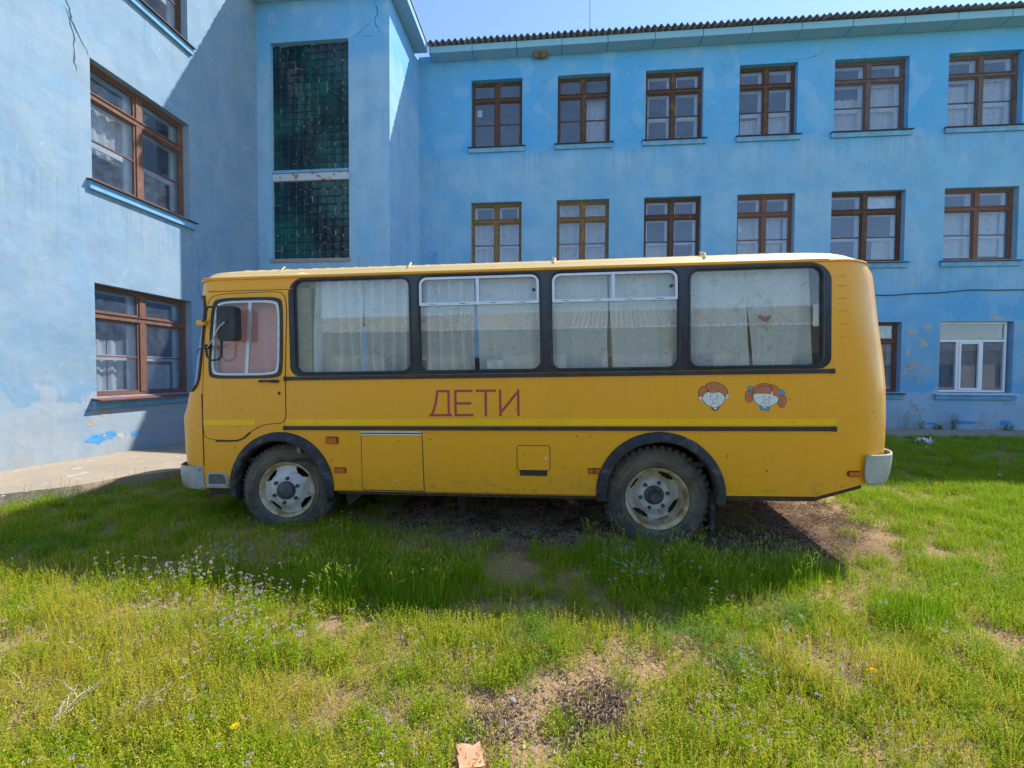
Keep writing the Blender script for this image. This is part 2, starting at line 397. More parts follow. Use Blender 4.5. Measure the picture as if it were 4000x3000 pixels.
# ---------------------------------------------------------------- ground
BROT = -YW
VW, VT, UT, UL = 11.6, 9.44, -3.66, -6.84
def to_uv(x, y): p = Vector((x, y, 0)); return p.dot(D1), p.dot(D2)
def to_w(u, v): p = D1 * u + D2 * v; return p.x, p.y
def terr(u, v):
    z = .03 + .05 * sstep(1.6, 2.6, v) + .17 * sstep(4.2, 9.5, v) + .09 * sstep(-3.6, -5.6, u) * sstep(1.5, 4.0, v)
    z += .05 * noise.noise(Vector((u * .5, v * .5, 3.1))) * (1 - sstep(8.5, 10, v))
    z += .018 * noise.noise(Vector((u * 2.3, v * 2.3, 0)))
    z += .06 * sstep(3.2, 2.2, v) * sstep(4.6, 5.5, abs(u - .5))
    return z
def bare_list():
    K = 4000 / 2212; F = 1655
    def g(px, py, z=.04):
        d = Mc @ Vector(((px * K - 2000) / F, 1, -(py * K - 1500) / F)); t = (z - H) / d.z
        return to_uv(d.x * t, d.y * t)
    out = []
    for px, py, rx_, ry_, s in ((1150, 1625, 95, 90, 1), (1255, 1485, 115, 36, 1), (1100, 1530, 120, 60, .97), (1290, 1550, 90, 70, .95), (1098, 1240, 66, 52, 1), (1095, 1325, 75, 16, 1),
                                (865, 1405, 45, 28, .6), (640, 1550, 70, 45, .6), (1385, 1450, 55, 55, .8), (1390, 1540, 60, 30, .7), (2140, 1395, 90, 45, .85),
                                (1760, 1440, 110, 28, .75), (1830, 1485, 90, 25, .6), (1660, 1415, 60, 20, .6), (2090, 900, 10, 5, .2), (330, 1340, 150, 25, .45),
                                (200, 1650, 120, 25, .7), (1010, 1640, 60, 30, .8), (920, 1480, 60, 25, .6), (1730, 1128, 40, 12, .8), (2020, 1090, 80, 10, .45), (600, 1480, 90, 20, .4), (1520, 1570, 60, 30, .35)):
        u, v = g(px, py); u1, v1 = g(px + rx_, py); u2, v2 = g(px, py + ry_)
        out.append((u, v, abs(u1 - u), max(.06, abs(v2 - v)), s))
    return out, g
BARE, gpx = bare_list()
def under_bus(u, v):
    # strip of bare dark soil below the bus
    du = (u - .75) / 3.0; dv = (v - 5.12 + .04 * u) / 1.55
    return 1 - sstep(.75, 1.05, (abs(du) ** 4 + abs(dv) ** 4) ** .25)
def bareness(u, v):
    n = noise.noise(Vector((u * 3.1, v * 3.1, 7))) * .35
    b = 0
    for (cu, cv, ru, rv, s) in BARE:
        d = math.hypot((u - cu) / ru, (v - cv) / rv) + n
        b = max(b, s * (1 - sstep(.6, 1.25, d)))
    b = max(b, under_bus(u + n * .5, v + n * .6))
    return b
us = np.concatenate([np.linspace(-120, -12, 12), np.linspace(-11, -7.2, 8), np.arange(-7, 8.01, .07), np.linspace(8.3, 20, 24), np.linspace(24, 120, 12)])
vs_ = np.concatenate([np.linspace(-120, -10, 12), np.linspace(-8, .4, 20), np.arange(.5, 7.01, .07), np.linspace(7.2, 12, 24), np.linspace(13, 120, 12)])
gv = [(u, v, terr(u, v) + .012 * noise.noise(Vector((u * 7, v * 7, 5)))) for v in vs_ for u in us]
nu = len(us); gf = [(j * nu + i, j * nu + i + 1, (j + 1) * nu + i + 1, (j + 1) * nu + i) for j in range(len(vs_) - 1) for i in range(nu - 1)]
gm = bpy.data.meshes.new('ground'); gm.from_pydata(gv, [], gf); gm.materials.append(SOIL); gm.shade_smooth()
at = gm.attributes.new('dark', 'FLOAT', 'POINT'); at2 = gm.attributes.new('green', 'FLOAT', 'POINT')
dk = []; gr = []
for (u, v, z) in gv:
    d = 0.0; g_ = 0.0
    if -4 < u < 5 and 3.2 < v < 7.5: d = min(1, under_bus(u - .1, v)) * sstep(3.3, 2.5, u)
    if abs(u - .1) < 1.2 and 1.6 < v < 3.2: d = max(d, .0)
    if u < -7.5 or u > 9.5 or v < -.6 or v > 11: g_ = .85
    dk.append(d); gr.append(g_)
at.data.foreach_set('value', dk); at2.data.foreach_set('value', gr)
ground = bpy.data.objects.new('ground', gm); COL.objects.link(ground); ground.rotation_euler.z = BROT; tag(ground, kind='structure')

# concrete apron round the building
def apron(name, pts_out, pts_in, zf):
    b = MB(); n = len(pts_out); vs = []
    for i in range(n):
        for k in range(5):
            t = k / 4; u = pts_in[i][0] * (1 - t) + pts_out[i][0] * t; v = pts_in[i][1] * (1 - t) + pts_out[i][1] * t
            vs.append((u, v, zf(u, v, t)))
        vs.append((vs[-1][0], vs[-1][1], vs[-1][2] - .25))
    fs = [(i * 6 + k, i * 6 + k + 1, (i + 1) * 6 + k + 1, (i + 1) * 6 + k) for i in range(n - 1) for k in range(5)]
    b.add(vs, fs); o = b.build(name, CONC); o.rotation_euler.z = BROT; tag(o, kind='structure'); return o
vv = np.arange(-1.0, 9.45, .15)
cu = np.interp(vv, [-1, 2.5, 3.95, 4.4, 5.35, 7, 9.5], [-6.5, -6.4, -5.75, -5.4, -5.0, -4.6, -4.4])
apron('apron', [(c + .1 * noise.noise(Vector((0, v * 2, 1))), v) for c, v in zip(cu, vv)], [(UL + .002, v) for v in vv],
      lambda u, v, t: float(np.interp(v, [3, 4.6, 7.2, 9], [.42, .39, .32, .30])) - .055 * t + .012 * noise.noise(Vector((u * 3, v * 3, 0))))
uu = np.arange(UT - .0, 19.9, .2)
apron('apron', [(u, 10.35 + .08 * noise.noise(Vector((u * 2, 0, 4)))) for u in uu], [(u, VW - .002) for u in uu],
      lambda u, v, t: .295 - .035 * t + .01 * noise.noise(Vector((u * 3, v * 3, 0))))
uu = np.arange(-4.5, UT + .02, .2)
apron('apron', [(u, 8.3) for u in (-4.4, -4.1, -3.8, -3.66, -3.3)], [(u, VT - .002) for u in (-4.4, -4.1, -3.8, -3.66, -3.3)], lambda u, v, t: .29 - .03 * t)

# ---------------------------------------------------------------- school building
school = empty('school_building', 'three storey blue plastered school building wrapping round behind the yellow bus', 'building', rz=BROT)
PR = lambda a, d, z: (a, VW + d, z)          # right wing: a = u, d inward
PL = lambda a, d, z: (UL - d, a, z)          # left wing: a = v
PT = lambda a, d, z: (a, VT + d, z)          # tower front
cols_r = [(-2.2, -.81), (.14, 1.53), (2.44, 3.90), (4.80, 6.22), (7.10, 8.85), (9.75, 11.43), (12.4, 14.1), (15.1, 16.8)]
floors = [(7.80, 9.59), (4.52, 6.30), (1.21, 2.99)]
rwins = [(i, c, j, f) for j, f in enumerate(floors) for i, c in enumerate(cols_r) if not (j == 2 and i < 4)]
rect = lambda a0, a1, z0, z1: [(a0, z0), (a1, z0), (a1, z1), (a0, z1)]
b = MB(); b.prism(rect(UT, 20, -.1, 10.30), 0, .35, PR, [rect(c[0], c[1], f[0], f[1]) for _, c, _, f in rwins]); wr = b.build('wall', W_RIGHT, school)
lw = [(5.82, 7.555, 4.52, 6.30), (5.82, 7.555, 1.25, 2.98), (5.82, 7.555, 7.80, 9.58)]
b = MB(); b.prism(rect(-3, VT + .36, -.1, 10.30), 0, .35, PL, [rect(*w) for w in lw]); b.build('wall', W_LEFT, school)
GB = (-6.50, -4.62)
b = MB(); b.prism(rect(UL + .002, UT, -.1, 10.30), 0, .35, PT, [rect(GB[0], GB[1], 4.28, 9.22)]); b.build('wall', W_TOWER, school)
b = MB(); b.box((UT - .35, VT + .352, -.1), (UT - .001, VW, 10.30)); b.build('wall', W_TOWER, school)

# windows: frame with panes, inner frame, flashing and ledge
def window(P, a0, a1, z0, z1, wood_m, inner=True, label=None, bars=True, flash=FLASH, flash_w=.10, curt=None, depth=.13):
    w = a1 - a0; h = z1 - z0; mid = (a0 + a1) / 2; f = .05; b = MB(); d0, d1 = depth, depth + .07
    tz = z1 - .27 * h; bz = z1 - .635 * h
    for r in ((a0 + .002, a0 + f, z0, z1), (a1 - f, a1 - .002, z0, z1)): b.box((r[0], d0, r[2]), (r[1], d1, r[3]), P=P)
    b.box((a0 + f, d0 + .001, z1 - f), (a1 - f, d1, z1 - .002), P=P); b.box((a0 + f, d0 + .001, z0 + .002), (a1 - f, d1, z0 + f), P=P)
    b.box((a0 + f, d0 - .012, tz - .045), (a1 - f, d1, tz + .03), P=P)
    b.box((a0 + f, d0 - .03, tz + .03), (a1 - f, d0 + .02, tz + .045), P=P)
    for (q0, q1) in ((z0 + f, tz - .045), (tz + .045, z1 - f)): b.box((mid - .05, d0 - .008, q0), (mid + .05, d1, q1), P=P)
    panes = []
    for (x0, x1) in ((a0 + f, mid - .05), (mid + .05, a1 - f)):
        for (q0, q1) in ((z0 + f, tz - .045), (tz + .045, z1 - f)):
            s = .032  # sash
            for r in ((x0, x0 + s, q0, q1), (x1 - s, x1, q0, q1)): b.box((r[0], d0 + .012, r[2]), (r[1], d1 - .01, r[3]), P=P)
            b.box((x0 + s, d0 + .013, q0), (x1 - s, d1 - .01, q0 + s), P=P); b.box((x0 + s, d0 + .013, q1 - s), (x1 - s, d1 - .01, q1), P=P)
            if bars and q0 < tz - .1:
                b.box((x0 + s, d0 + .018, bz - .012), (x1 - s, d1 - .016, bz + .012), P=P)
                panes += [(x0 + s, x1 - s, q0 + s, bz - .012), (x0 + s, x1 - s, bz + .012, q1 - s)]
            else: panes.append((x0 + s, x1 - s, q0 + s, q1 - s))
    win = b.build('window', wood_m, school)
    if label: win['label'] = label
    for (x0, x1, q0, q1) in panes:
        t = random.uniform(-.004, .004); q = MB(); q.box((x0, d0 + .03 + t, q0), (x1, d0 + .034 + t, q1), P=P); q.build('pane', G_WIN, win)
    if inner:
        q = MB(); e0, e1 = d1 + .06, d1 + .10
        for r in ((a0 + .002, a0 + .135), (mid - .13, mid - .02), (mid + .02, mid + .13), (a1 - .135, a1 - .002)): q.box((r[0], e0, z0), (r[1], e1, z1), P=P)
        for r in (z0 + .002, bz - .055, tz - .085, z1 - .10):
            for s0, s1 in ((a0 + .135, mid - .13), (mid + .13, a1 - .135)): q.box((s0, e0 + .003, r), (s1, e1 - .003, r + .085), P=P)
        q.build('inner_frame', INNER, win)
    # dark room behind
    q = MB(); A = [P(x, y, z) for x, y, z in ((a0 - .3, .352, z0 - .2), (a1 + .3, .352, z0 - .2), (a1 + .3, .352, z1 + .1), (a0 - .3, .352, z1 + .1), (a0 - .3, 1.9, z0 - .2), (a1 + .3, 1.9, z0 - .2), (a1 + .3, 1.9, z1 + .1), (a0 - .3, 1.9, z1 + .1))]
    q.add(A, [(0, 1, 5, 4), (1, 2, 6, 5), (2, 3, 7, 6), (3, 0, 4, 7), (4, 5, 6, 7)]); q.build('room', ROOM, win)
    if curt:
        for (x0, x1, q0, q1, kind) in curt:
            q = MB(); n = 28; xa = a0 + x0 * w; xb = a0 + x1 * w; za = z0 + q0 * h; zb = z0 + q1 * h; vs = []
            dd = d1 + (.16 if kind == 'curtain' else .012)
            for i in range(n + 1):
                t = i / n; wob = .018 * math.sin(t * w * (x1 - x0) * 40 + x0 * 9) if kind == 'curtain' else 0
                for zz in (za, zb): vs.append(P(xa + (xb - xa) * t, dd + wob, zz))
            q.add(vs, [(2 * i, 2 * i + 2, 2 * i + 3, 2 * i + 1) for i in range(n)])
            q.build(kind, LACE if kind == 'curtain' else CURTAIN_W, win, smooth=True)
    # flashing and ledge
    q = MB(); q.add([P(*p) for p in ((a0 - .08, -flash_w, z0 - .035), (a1 + .09, -flash_w, z0 - .035), (a1 + .09, depth, z0 + .004), (a0 - .08, depth, z0 + .004),
                                    (a0 - .08, -flash_w, z0 - .052), (a1 + .09, -flash_w, z0 - .052), (a1 + .09, depth, z0 - .012), (a0 - .08, depth, z0 - .012))],
                    [(0, 1, 2, 3), (4, 7, 6, 5), (0, 4, 5, 1), (1, 5, 6, 2), (3, 2, 6, 7), (0, 3, 7, 4)])
    fl = q.build('sill', flash, win)
    q = MB(); q.box((a0 - .07, -.055, z0 - .17), (a1 + .07, .003, z0 - .05), P=P); q.build('ledge', LEDGE, win, bevel=.006)
    return win
C = 'curtain'; PN = 'paper'
specs = {(6, 0): ('brown', None), (5, 1): ('red', [(.04, .48, 0, .7, C), (.53, .96, .1, .7, C)]), (0, 0): ('brown', [(.10, .19, .52, .62, PN)]), (1, 0): ('brown', [(.56, .94, .02, .72, C)]), (2, 0): ('brown', [(.55, .95, .0, .12, C)]), (3, 0): ('brown', [(.04, .5, 0, .32, C), (.5, .96, 0, .38, C)]),
         (4, 0): ('grey', [(.04, .48, 0, .55, C), (.5, .96, .0, .7, C)]), (5, 0): ('grey', [(.5, .96, .0, .7, C), (.04, .5, 0, .66, C)]),
         (0, 1): ('ochre', [(.04, .96, 0, .72, C)]), (1, 1): ('ochre', [(.04, .96, 0, .98, C)]), (2, 1): ('brown', [(.04, .5, .0, .35, C)]), (3, 1): ('red', [(.04, .5, 0, .7, C), (.52, .9, 0, .7, C), (.06, .14, .5, .58, PN)]),
         (4, 1): ('brown', [(.54, .92, .76, .93, PN), (.7, .96, 0, .4, C)]), (4, 2): ('red', [(.04, .96, 0, .98, C)])}
wlab = {(0, 0): 'brown wooden window with a small white paper in its left pane', (1, 0): 'brown wooden window with a white blind in its right half', (3, 0): 'brown wooden window with pale curtains across its lower half',
        (4, 1): 'brown wooden window with a white sheet in its top right pane', (0, 1): 'ochre wooden window nearest the tower', (1, 1): 'ochre wooden window with closed lilac grey curtains'}
for (i, c, j, f) in rwins:
    if j == 2 and i == 5: continue
    wd, cu_ = specs.get((i, j), ('brown', None))
    window(PR, c[0], c[1], f[0], f[1], WOODS[wd], inner=i >= 2 or j == 1, label=wlab.get((i, j)), curt=cu_)
window(PL, *lw[0], WOODS['red'], curt=[(.04, .45, .3, .72, C)], label='red brown window high on the sunlit left wing')
window(PL, *lw[1], WOODS['red'], curt=[(.03, .26, .02, .52, C), (.28, .42, .02, .52, C), (.56, .95, 0, .3, C)], label='red brown window low on the left wing with lace curtain', flash=FLASH_RED, flash_w=.16)
window(PL, *lw[2], WOODS['brown'], curt=[(.1, .6, 0, .7, C)])
# plastic window on the ground floor
a0, a1 = cols_r[5]; z0, z1 = floors[2]; b = MB(); f = .055; D = .10
for r in ((a0 + .002, a0 + f), (a1 - f - .06, a1 - .06)): b.box((r[0], D, z0 + .01), (r[1], D + .07, z1 - .002), P=PR)
for r in ((z1 - f, z1 - .003), (z1 - .50, z1 - .44), (z0 + .011, z0 + f + .01)): b.box((a0 + f, D + .001, r[0]), (a1 - f - .06, D + .069, r[1]), P=PR)
m1, m2 = a0 + .50, a0 + 1.06
for r in (m1 - .03, m2 - .03): b.box((r, D + .002, z0 + f + .01), (r + .06, D + .068, z1 - .50), P=PR)
pw = b.build('window', PVC, school, bevel=.004); pw['label'] = 'white plastic window with three lower panes and closed blinds'
b = MB()
for r in ((m1 + .03, m1 + .08), (m2 - .08, m2 - .03)): b.box((r[0], D - .012, z0 + f + .014), (r[1], D + .03, z1 - .505), P=PR)
for r in ((z0 + f + .014, z0 + f + .064), (z1 - .555, z1 - .505)): b.box((m1 + .08, D - .011, r[0]), (m2 - .08, D + .03, r[1]), P=PR)
b.build('sash', PVC, pw, bevel=.004)
for r in ((a0 + f, m1 - .03, z0 + f + .01, z1 - .5), (m1 + .08, m2 - .08, z0 + f + .064, z1 - .555), (m2 + .03, a1 - f - .06, z0 + f + .01, z1 - .5), (a0 + f, a1 - f - .06, z1 - .44, z1 - f)):
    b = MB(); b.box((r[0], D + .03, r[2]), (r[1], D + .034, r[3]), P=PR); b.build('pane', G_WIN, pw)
SLATM = simple('grey_blind_slat', (.20, .21, .235), .7)
for k in range(60):
    zz = z0 + .08 + k * .024
    if zz > z1 - .53: break
    b = MB(); b.add([PR(*p) for p in ((a0 + .05, D + .085, zz), (a1 - .12, D + .085, zz), (a1 - .12, D + .093, zz + .022), (a0 + .05, D + .093, zz + .022))], [(0, 1, 2, 3)])
    b.build('slat', SLATM, pw)
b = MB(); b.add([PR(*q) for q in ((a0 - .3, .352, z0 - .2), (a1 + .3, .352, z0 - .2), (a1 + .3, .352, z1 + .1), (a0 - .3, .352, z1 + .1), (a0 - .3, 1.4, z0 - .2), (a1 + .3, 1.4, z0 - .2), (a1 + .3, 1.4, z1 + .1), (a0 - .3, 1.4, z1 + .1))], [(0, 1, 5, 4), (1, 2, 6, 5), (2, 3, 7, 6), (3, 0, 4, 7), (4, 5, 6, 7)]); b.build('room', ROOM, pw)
b = MB(); b.box((a0 - .12, -.11, z0 - .045), (a1 + .07, .09, z0 - .03), P=PR); b.build('sill', PVC, pw)
b = MB(); b.box((a0 - .10, -.055, z0 - .17), (a1 + .06, .003, z0 - .047), P=PR); b.build('ledge', LEDGE, pw, bevel=.006)

# glass block stairwell window
def gb_mat():
    t = NT('green_glass_block'); rnd = t.n('ShaderNodeObjectInfo').outputs['Random']
    x, y, z = t.n('ShaderNodeSeparateXYZ', {0: t.n('ShaderNodeObjectInfo').outputs['Location']}).outputs
    bn = t.n('ShaderNodeTexNoise', {'Vector': t.n('ShaderNodeNewGeometry').outputs['Position'], 'Scale': .9, 'Detail': 2.0}).outputs[0]
    col = t.mix(t.math('MULTIPLY', t.ramp(bn, .42, .6), t.math('ADD', t.math('MULTIPLY', rnd, .5), .5)), (.002, .016, .026), (.008, .085, .08))
    t.base(col, .12); t.b.inputs['Specular IOR Level'].default_value = .6
    t.bump(t.noise(14, 2), .35, .01); return t.m
GBM = gb_mat()
MORT = simple('block_mortar', (.015, .02, .02), .9, c2=(.34, .31, .20), scale=6, lo=.55, hi=.60, bump=.4)
bb = MB(); wv = .083
vs = []
for (s, d) in ((1, 0), (1, -.005), (.93, -.011), (.80, -.009)): vs += [(-wv * s, d, -wv * s), (wv * s, d, -wv * s), (wv * s, d, wv * s), (-wv * s, d, wv * s)]
fs = [(4 * k + i, 4 * k + (i + 1) % 4, 4 * k + 4 + (i + 1) % 4, 4 * k + 4 + i) for k in range(3) for i in range(4)] + [(12, 13, 14, 15)]
bb.add(vs, fs); blk0 = None
for (q0, q1, rows) in ((6.34, 9.19, 17), (4.32, 6.08, 10)):
    b = MB(); b.box((GB[0] + .002, .10, q0), (GB[1] - .002, .2, q1), P=PT); pan = b.build('glass_block_panel', MORT, school)
    for i in range(10):
        for j in range(rows):
            cx = GB[0] + (i + .5) * (GB[1] - GB[0]) / 10; cz = q0 + (j + .5) * (q1 - q0) / rows
            if blk0 is None: blk = blk0 = bb.build('glass_block', GBM, pan, smooth=True)
            else: blk = copy_obj(blk0, pan)
            blk.parent = pan; blk.location = (cx + random.uniform(-.004, .004), VT + .099, cz + random.uniform(-.004, .004)); blk.rotation_euler = (random.uniform(-.012, .012), random.uniform(-.02, .02), random.uniform(-.012, .012))
            blk.scale = (random.uniform(1.0, 1.06), 1, random.uniform(.95, 1.0))
PEEL = simple('peeling_beam_plaster', (.44, .50, .56), .9, c2=(.30, .17, .12), scale=5.5, lo=.56, hi=.60, bump=.6)
b = MB(); b.box((GB[0] + .002, .04, 6.09), (GB[1] - .002, .3, 6.26), P=PT); b.build('beam', PEEL, school, bevel=.01)
b = MB(); b.box((GB[0] + .002, .02, 6.262), (GB[1] - .002, .3, 6.33), P=PT); b.build('beam', LEDGE, school, bevel=.008)
b = MB(); b.box((GB[0] + .002, .12, 9.191), (GB[1] - .002, .3, 9.218), P=PT); b.build('lintel', MORT, school)
b = MB(); pts = [(GB[0] - .03 + i * (GB[1] - GB[0] + .06) / 24, 4.275 + .022 * noise.noise(Vector((i * .9, 0, 0)))) for i in range(25)]
b.prism([(pts[0][0], 4.19)] + [(pts[-1][0], 4.19)] + pts[::-1], -.03, .12, PT); b.build('rough_sill', simple('crumbling_mortar', (.27, .29, .30), .95, scale=14, bump=.9, c2=(.3, .25, .2)), school)

# cornice, soffit and corrugated roof
OV = .35
cs = MB(); Ls = 1.17
cs.box((.004, 0, 10.13), (Ls - .004, OV + .0, 10.30)); cs0 = None
joints = np.arange(UT + OV + .02, 19.5, 1.175)
for i, u in enumerate(joints):
    if cs0 is None: o = cs0 = cs.build('cornice_slab', FASCIA, school, bevel=.008)
    else: o = copy_obj(cs0, school)
    o.location = (u, VW - OV - .003, random.uniform(-.004, .004)); o.rotation_euler = (0, 0, random.uniform(-.002, .002))
# tower eaves: front and right side
tw = MB(); tw.box((UL + .01, VT - OV, 10.13), (UT + OV - .002, VT - .003, 10.30)); tw.build('cornice', FASCIA, school, bevel=.008)
tw = MB(); tw.box((UT + .003, VT, 10.13), (UT + OV - .002, VW - OV - .01, 10.30)); tw.build('cornice', FASCIA, school, bevel=.008)
tw = MB(); tw.box((UL + .003, -3, 10.13), (UL + OV, VT - OV - .003, 10.30)); tw.build('cornice', FASCIA, school, bevel=.008)
def corr(L, W, slope, waves=7, amp=.038):
    m = MB(); n = waves * 8; vs = []
    for k, (y, zz) in enumerate(((0, 0), (L * math.cos(slope), L * math.sin(slope)))):
        for i in range(n + 1):
            s = amp * math.cos(2 * math.pi * i / 8); vs += [(i * W / n, y, zz + s), (i * W / n, y, zz + s - .009)]
    q = 2 * (n + 1)
    for i in range(n):
        a = 2 * i; m_ = [(a, a + 2, a + 2 + q, a + q), (a + 1, a + 1 + q, a + 3 + q, a + 3), (a, a + 1, a + 3, a + 2), (a + q, a + 2 + q, a + 3 + q, a + 1 + q)]
        m.f += m_; m.m += [0] * 4
    m.v = vs; return m
sh0 = corr(1.75, 1.15, R(17)).build('roof_sheet', ASB, school, smooth=True); sh0.location = (UT + OV - .05, VW - OV - .13, 10.345)
k = 0
for i in range(21):
    for row in range(3):
        if i == 0 and row == 0: o = sh0
        else: o = copy_obj(sh0, school)
        o.location = (UT + OV - .06 + i * 1.115, VW - OV - .13 + row * 1.60, 10.345 + row * .52 + (.012 if i % 2 else 0) + random.uniform(-.004, .004))
        o.rotation_euler = (0, 0, random.uniform(-.004, .004))
for i in range(-1, 4):
    o = copy_obj(sh0, school); o.location = (UL - .9 + i * 1.085 - .03, VT - OV - .12, 10.355 + (.012 if i % 2 else 0)); o.rotation_euler = (-R(15), 0, 0)
o = MB(); o.box((UL - .3, VT - .1, 10.302), (UT + OV + .02, VW - OV - .12, 10.335)); o.build('roof', ASB, school)
o = MB(); o.box((UL - 4.5, -3, 10.31), (UL + OV + .1, VT - .6, 10.36)); o.build('roof', ASB, school)
b = MB(); b.box((UL - .3, VT + .4, 10.0), (UT - .4, VW + 6, 10.09)); b.box((UT + OV + .01, VW + .36, 10.0), (20, VW + 6, 10.09)); b.build('ceiling_slab', CONC, school)

# cracks
def crack(P, pts, w=.008):
    q = MB(); pp = []
    for i in range(len(pts) - 1):
        (a, z), (a2, z2) = pts[i], pts[i + 1]
        for k in range(4):
            t = k / 4; pp.append((a + (a2 - a) * t + random.uniform(-.02, .02), z + (z2 - z) * t + random.uniform(-.015, .015)))
    pp.append(pts[-1]); vs = []
    for i, (a, z) in enumerate(pp):
        ww = w * (.3 + random.random()) * math.sin(math.pi * (i + .6) / len(pp)); a1_, z1_ = pp[min(i + 1, len(pp) - 1)]; a0_, z0_ = pp[max(i - 1, 0)]
        dx, dz = a1_ - a0_, z1_ - z0_; l = math.hypot(dx, dz) + 1e-6; nx, nz = -dz / l, dx / l
        vs += [P(a + nx * ww, -.003, z + nz * ww), P(a - nx * ww, -.003, z - nz * ww)]
    q.add(vs, [(2 * i, 2 * i + 1, 2 * i + 3, 2 * i + 2) for i in range(len(pp) - 1)]); return q.build('crack', CRACK, school)
crack(PT, [(-4.05, 10.1), (-3.92, 9.75), (-4.0, 9.55), (-3.85, 9.25)], .011); crack(PT, [(-4.0, 9.6), (-4.25, 9.42), (-4.5, 9.25), (-3.8, 9.22)], .005)
crack(PL, [(5.42, 7.15), (5.55, 6.85), (5.58, 6.65), (5.72, 6.45), (5.82, 6.3)], .014); crack(PL, [(5.5, 6.8), (5.62, 6.5), (5.6, 6.15), (5.66, 5.9)], .010)
crack(PL, [(7.62, 4.3), (7.75, 3.8), (7.72, 3.3), (7.8, 2.9)], .004)
crack(PR, [(5.9, 9.62), (6.5, 9.68), (6.75, 9.72), (6.85, 10.0)], .006); crack(PR, [(4.4, 9.8), (4.35, 9.6), (4.75, 9.6)], .004); crack(PR, [(-.35, 9.4), (.1, 9.55)], .003)
# exposed old paint patches on the left wing
def patch(P, cx, cz, sx, sz, mat, seed):
    random.seed(seed); q = MB(); n = 14
    pts = [(cx + sx * math.cos(2 * math.pi * i / n) * random.uniform(.55, 1.1), cz + sz * math.sin(2 * math.pi * i / n) * random.uniform(.5, 1.15)) for i in range(n)]
    q.prism(pts, -.003, .001, P); q.build('peeled_patch', mat, school)
OLDB = simple('old_bright_blue_paint', (.06, .30, .62), .8); OCH = simple('bare_ochre_plaster', (.42, .36, .28), .9, scale=14); GRYP = simple('bare_grey_plaster', (.42, .44, .42), .9, scale=10, bump=.4)
for k, (cx, cz, sx, sz, mt) in enumerate(((5.80, .62, .17, .09, OLDB), (6.02, .66, .10, .07, OLDB), (5.74, .86, .08, .05, OCH), (5.92, .98, .06, .05, OCH), (5.68, 1.06, .05, .04, OLDB), (5.95, 1.10, .05, .03, OLDB), (6.42, .62, .08, .06, OLDB), (6.16, .62, .06, .06, GRYP))):
    patch(PL, cx, cz, sx, sz, mt, 40 + k)
for k, (cx, cz, sx, sz, mt) in enumerate(((11.0, 3.08, .17, .06, GRYP), (9.05, 3.99, .06, .1, GRYP), (12.0, 3.45, .2, .13, GRYP), (9.1, 2.75, .18, .07, GRYP), (9.35, 2.45, .13, .12, GRYP), (9.2, 1.9, .11, .08, GRYP), (9.5, 1.75, .16, .05, GRYP), (9.0, 2.2, .07, .14, GRYP),
        (9.45, 2.85, .08, .1, GRYP), (9.3, 1.45, .07, .05, GRYP), (10.4, .45, .35, .06, OLDB), (11.3, .46, .2, .07, OLDB), (9.6, .42, .2, .04, OLDB), (9.2, .88, .1, .03, OCH), (-3.25, 5.4, .04, .05, GRYP))):
    patch(PR, cx, cz, sx, sz, mt, 70 + k)
random.seed(11)
# pipe stub by the inner corner
b = MB(); b.tube([PR(-3.15, .0, 5.02), PR(-3.15, -.09, 5.0), PR(-3.17, -.11, 4.9), PR(-3.24, -.10, 4.68)], .022); b.build('pipe_stub', LEDGE, school, smooth=True)

# cable, nest, aerial
b = MB(); pts = [PR(u, -.02, 3.72 + .05 * math.sin(u * 1.3) + .01 * math.sin(u * 5)) for u in np.arange(6.5, 19.5, .12)]
b.tube(pts, .012, 6); o = b.build('cable', RUB, smooth=True); o.rotation_euler.z = BROT; tag(o, 'black cable sagging along the blue wall above the ground floor windows', 'cable')
nest_m = simple('mud_nest', (.16, .10, .07), .95, c2=(.26, .16, .11), scale=30, bump=.9)
b = MB()
for (cx, s) in ((-.42, .11), (-.24, .12)):
    prof = [(s * math.cos(a), -s * math.sin(a) * 1.0) for a in np.linspace(0, math.pi / 2 - .01, 6)]
    vs = []; n = 14
    for r_, d in prof:
        for i in range(n):
            a = 2 * math.pi * i / n; rr = r_ * (1 + .12 * math.sin(i * 2.3 + d * 30)); vs.append((cx + rr * math.cos(a), VW - .10 + rr * .7 * math.sin(a) * (1 if math.sin(a) < 0 else .9), 10.128 + d))
    b.add(vs, [(k * n + i, k * n + (i + 1) % n, (k + 1) * n + (i + 1) % n, (k + 1) * n + i) for k in range(5) for i in range(n)])
o = b.build('swallow_nest', nest_m, smooth=True); o.rotation_euler.z = BROT; tag(o, 'brown double mud nest stuck under the blue cornice', 'nest')
b = MB(); b.tube([(1.14, VW + 2, 10.6), (1.13, VW + 2, 14.5)], .012, 6); o = b.build('aerial', simple('aerial_metal', (.3, .3, .32), .5)); o.rotation_euler.z = BROT; tag(o, 'thin metal aerial rising above the corrugated roof', 'aerial')
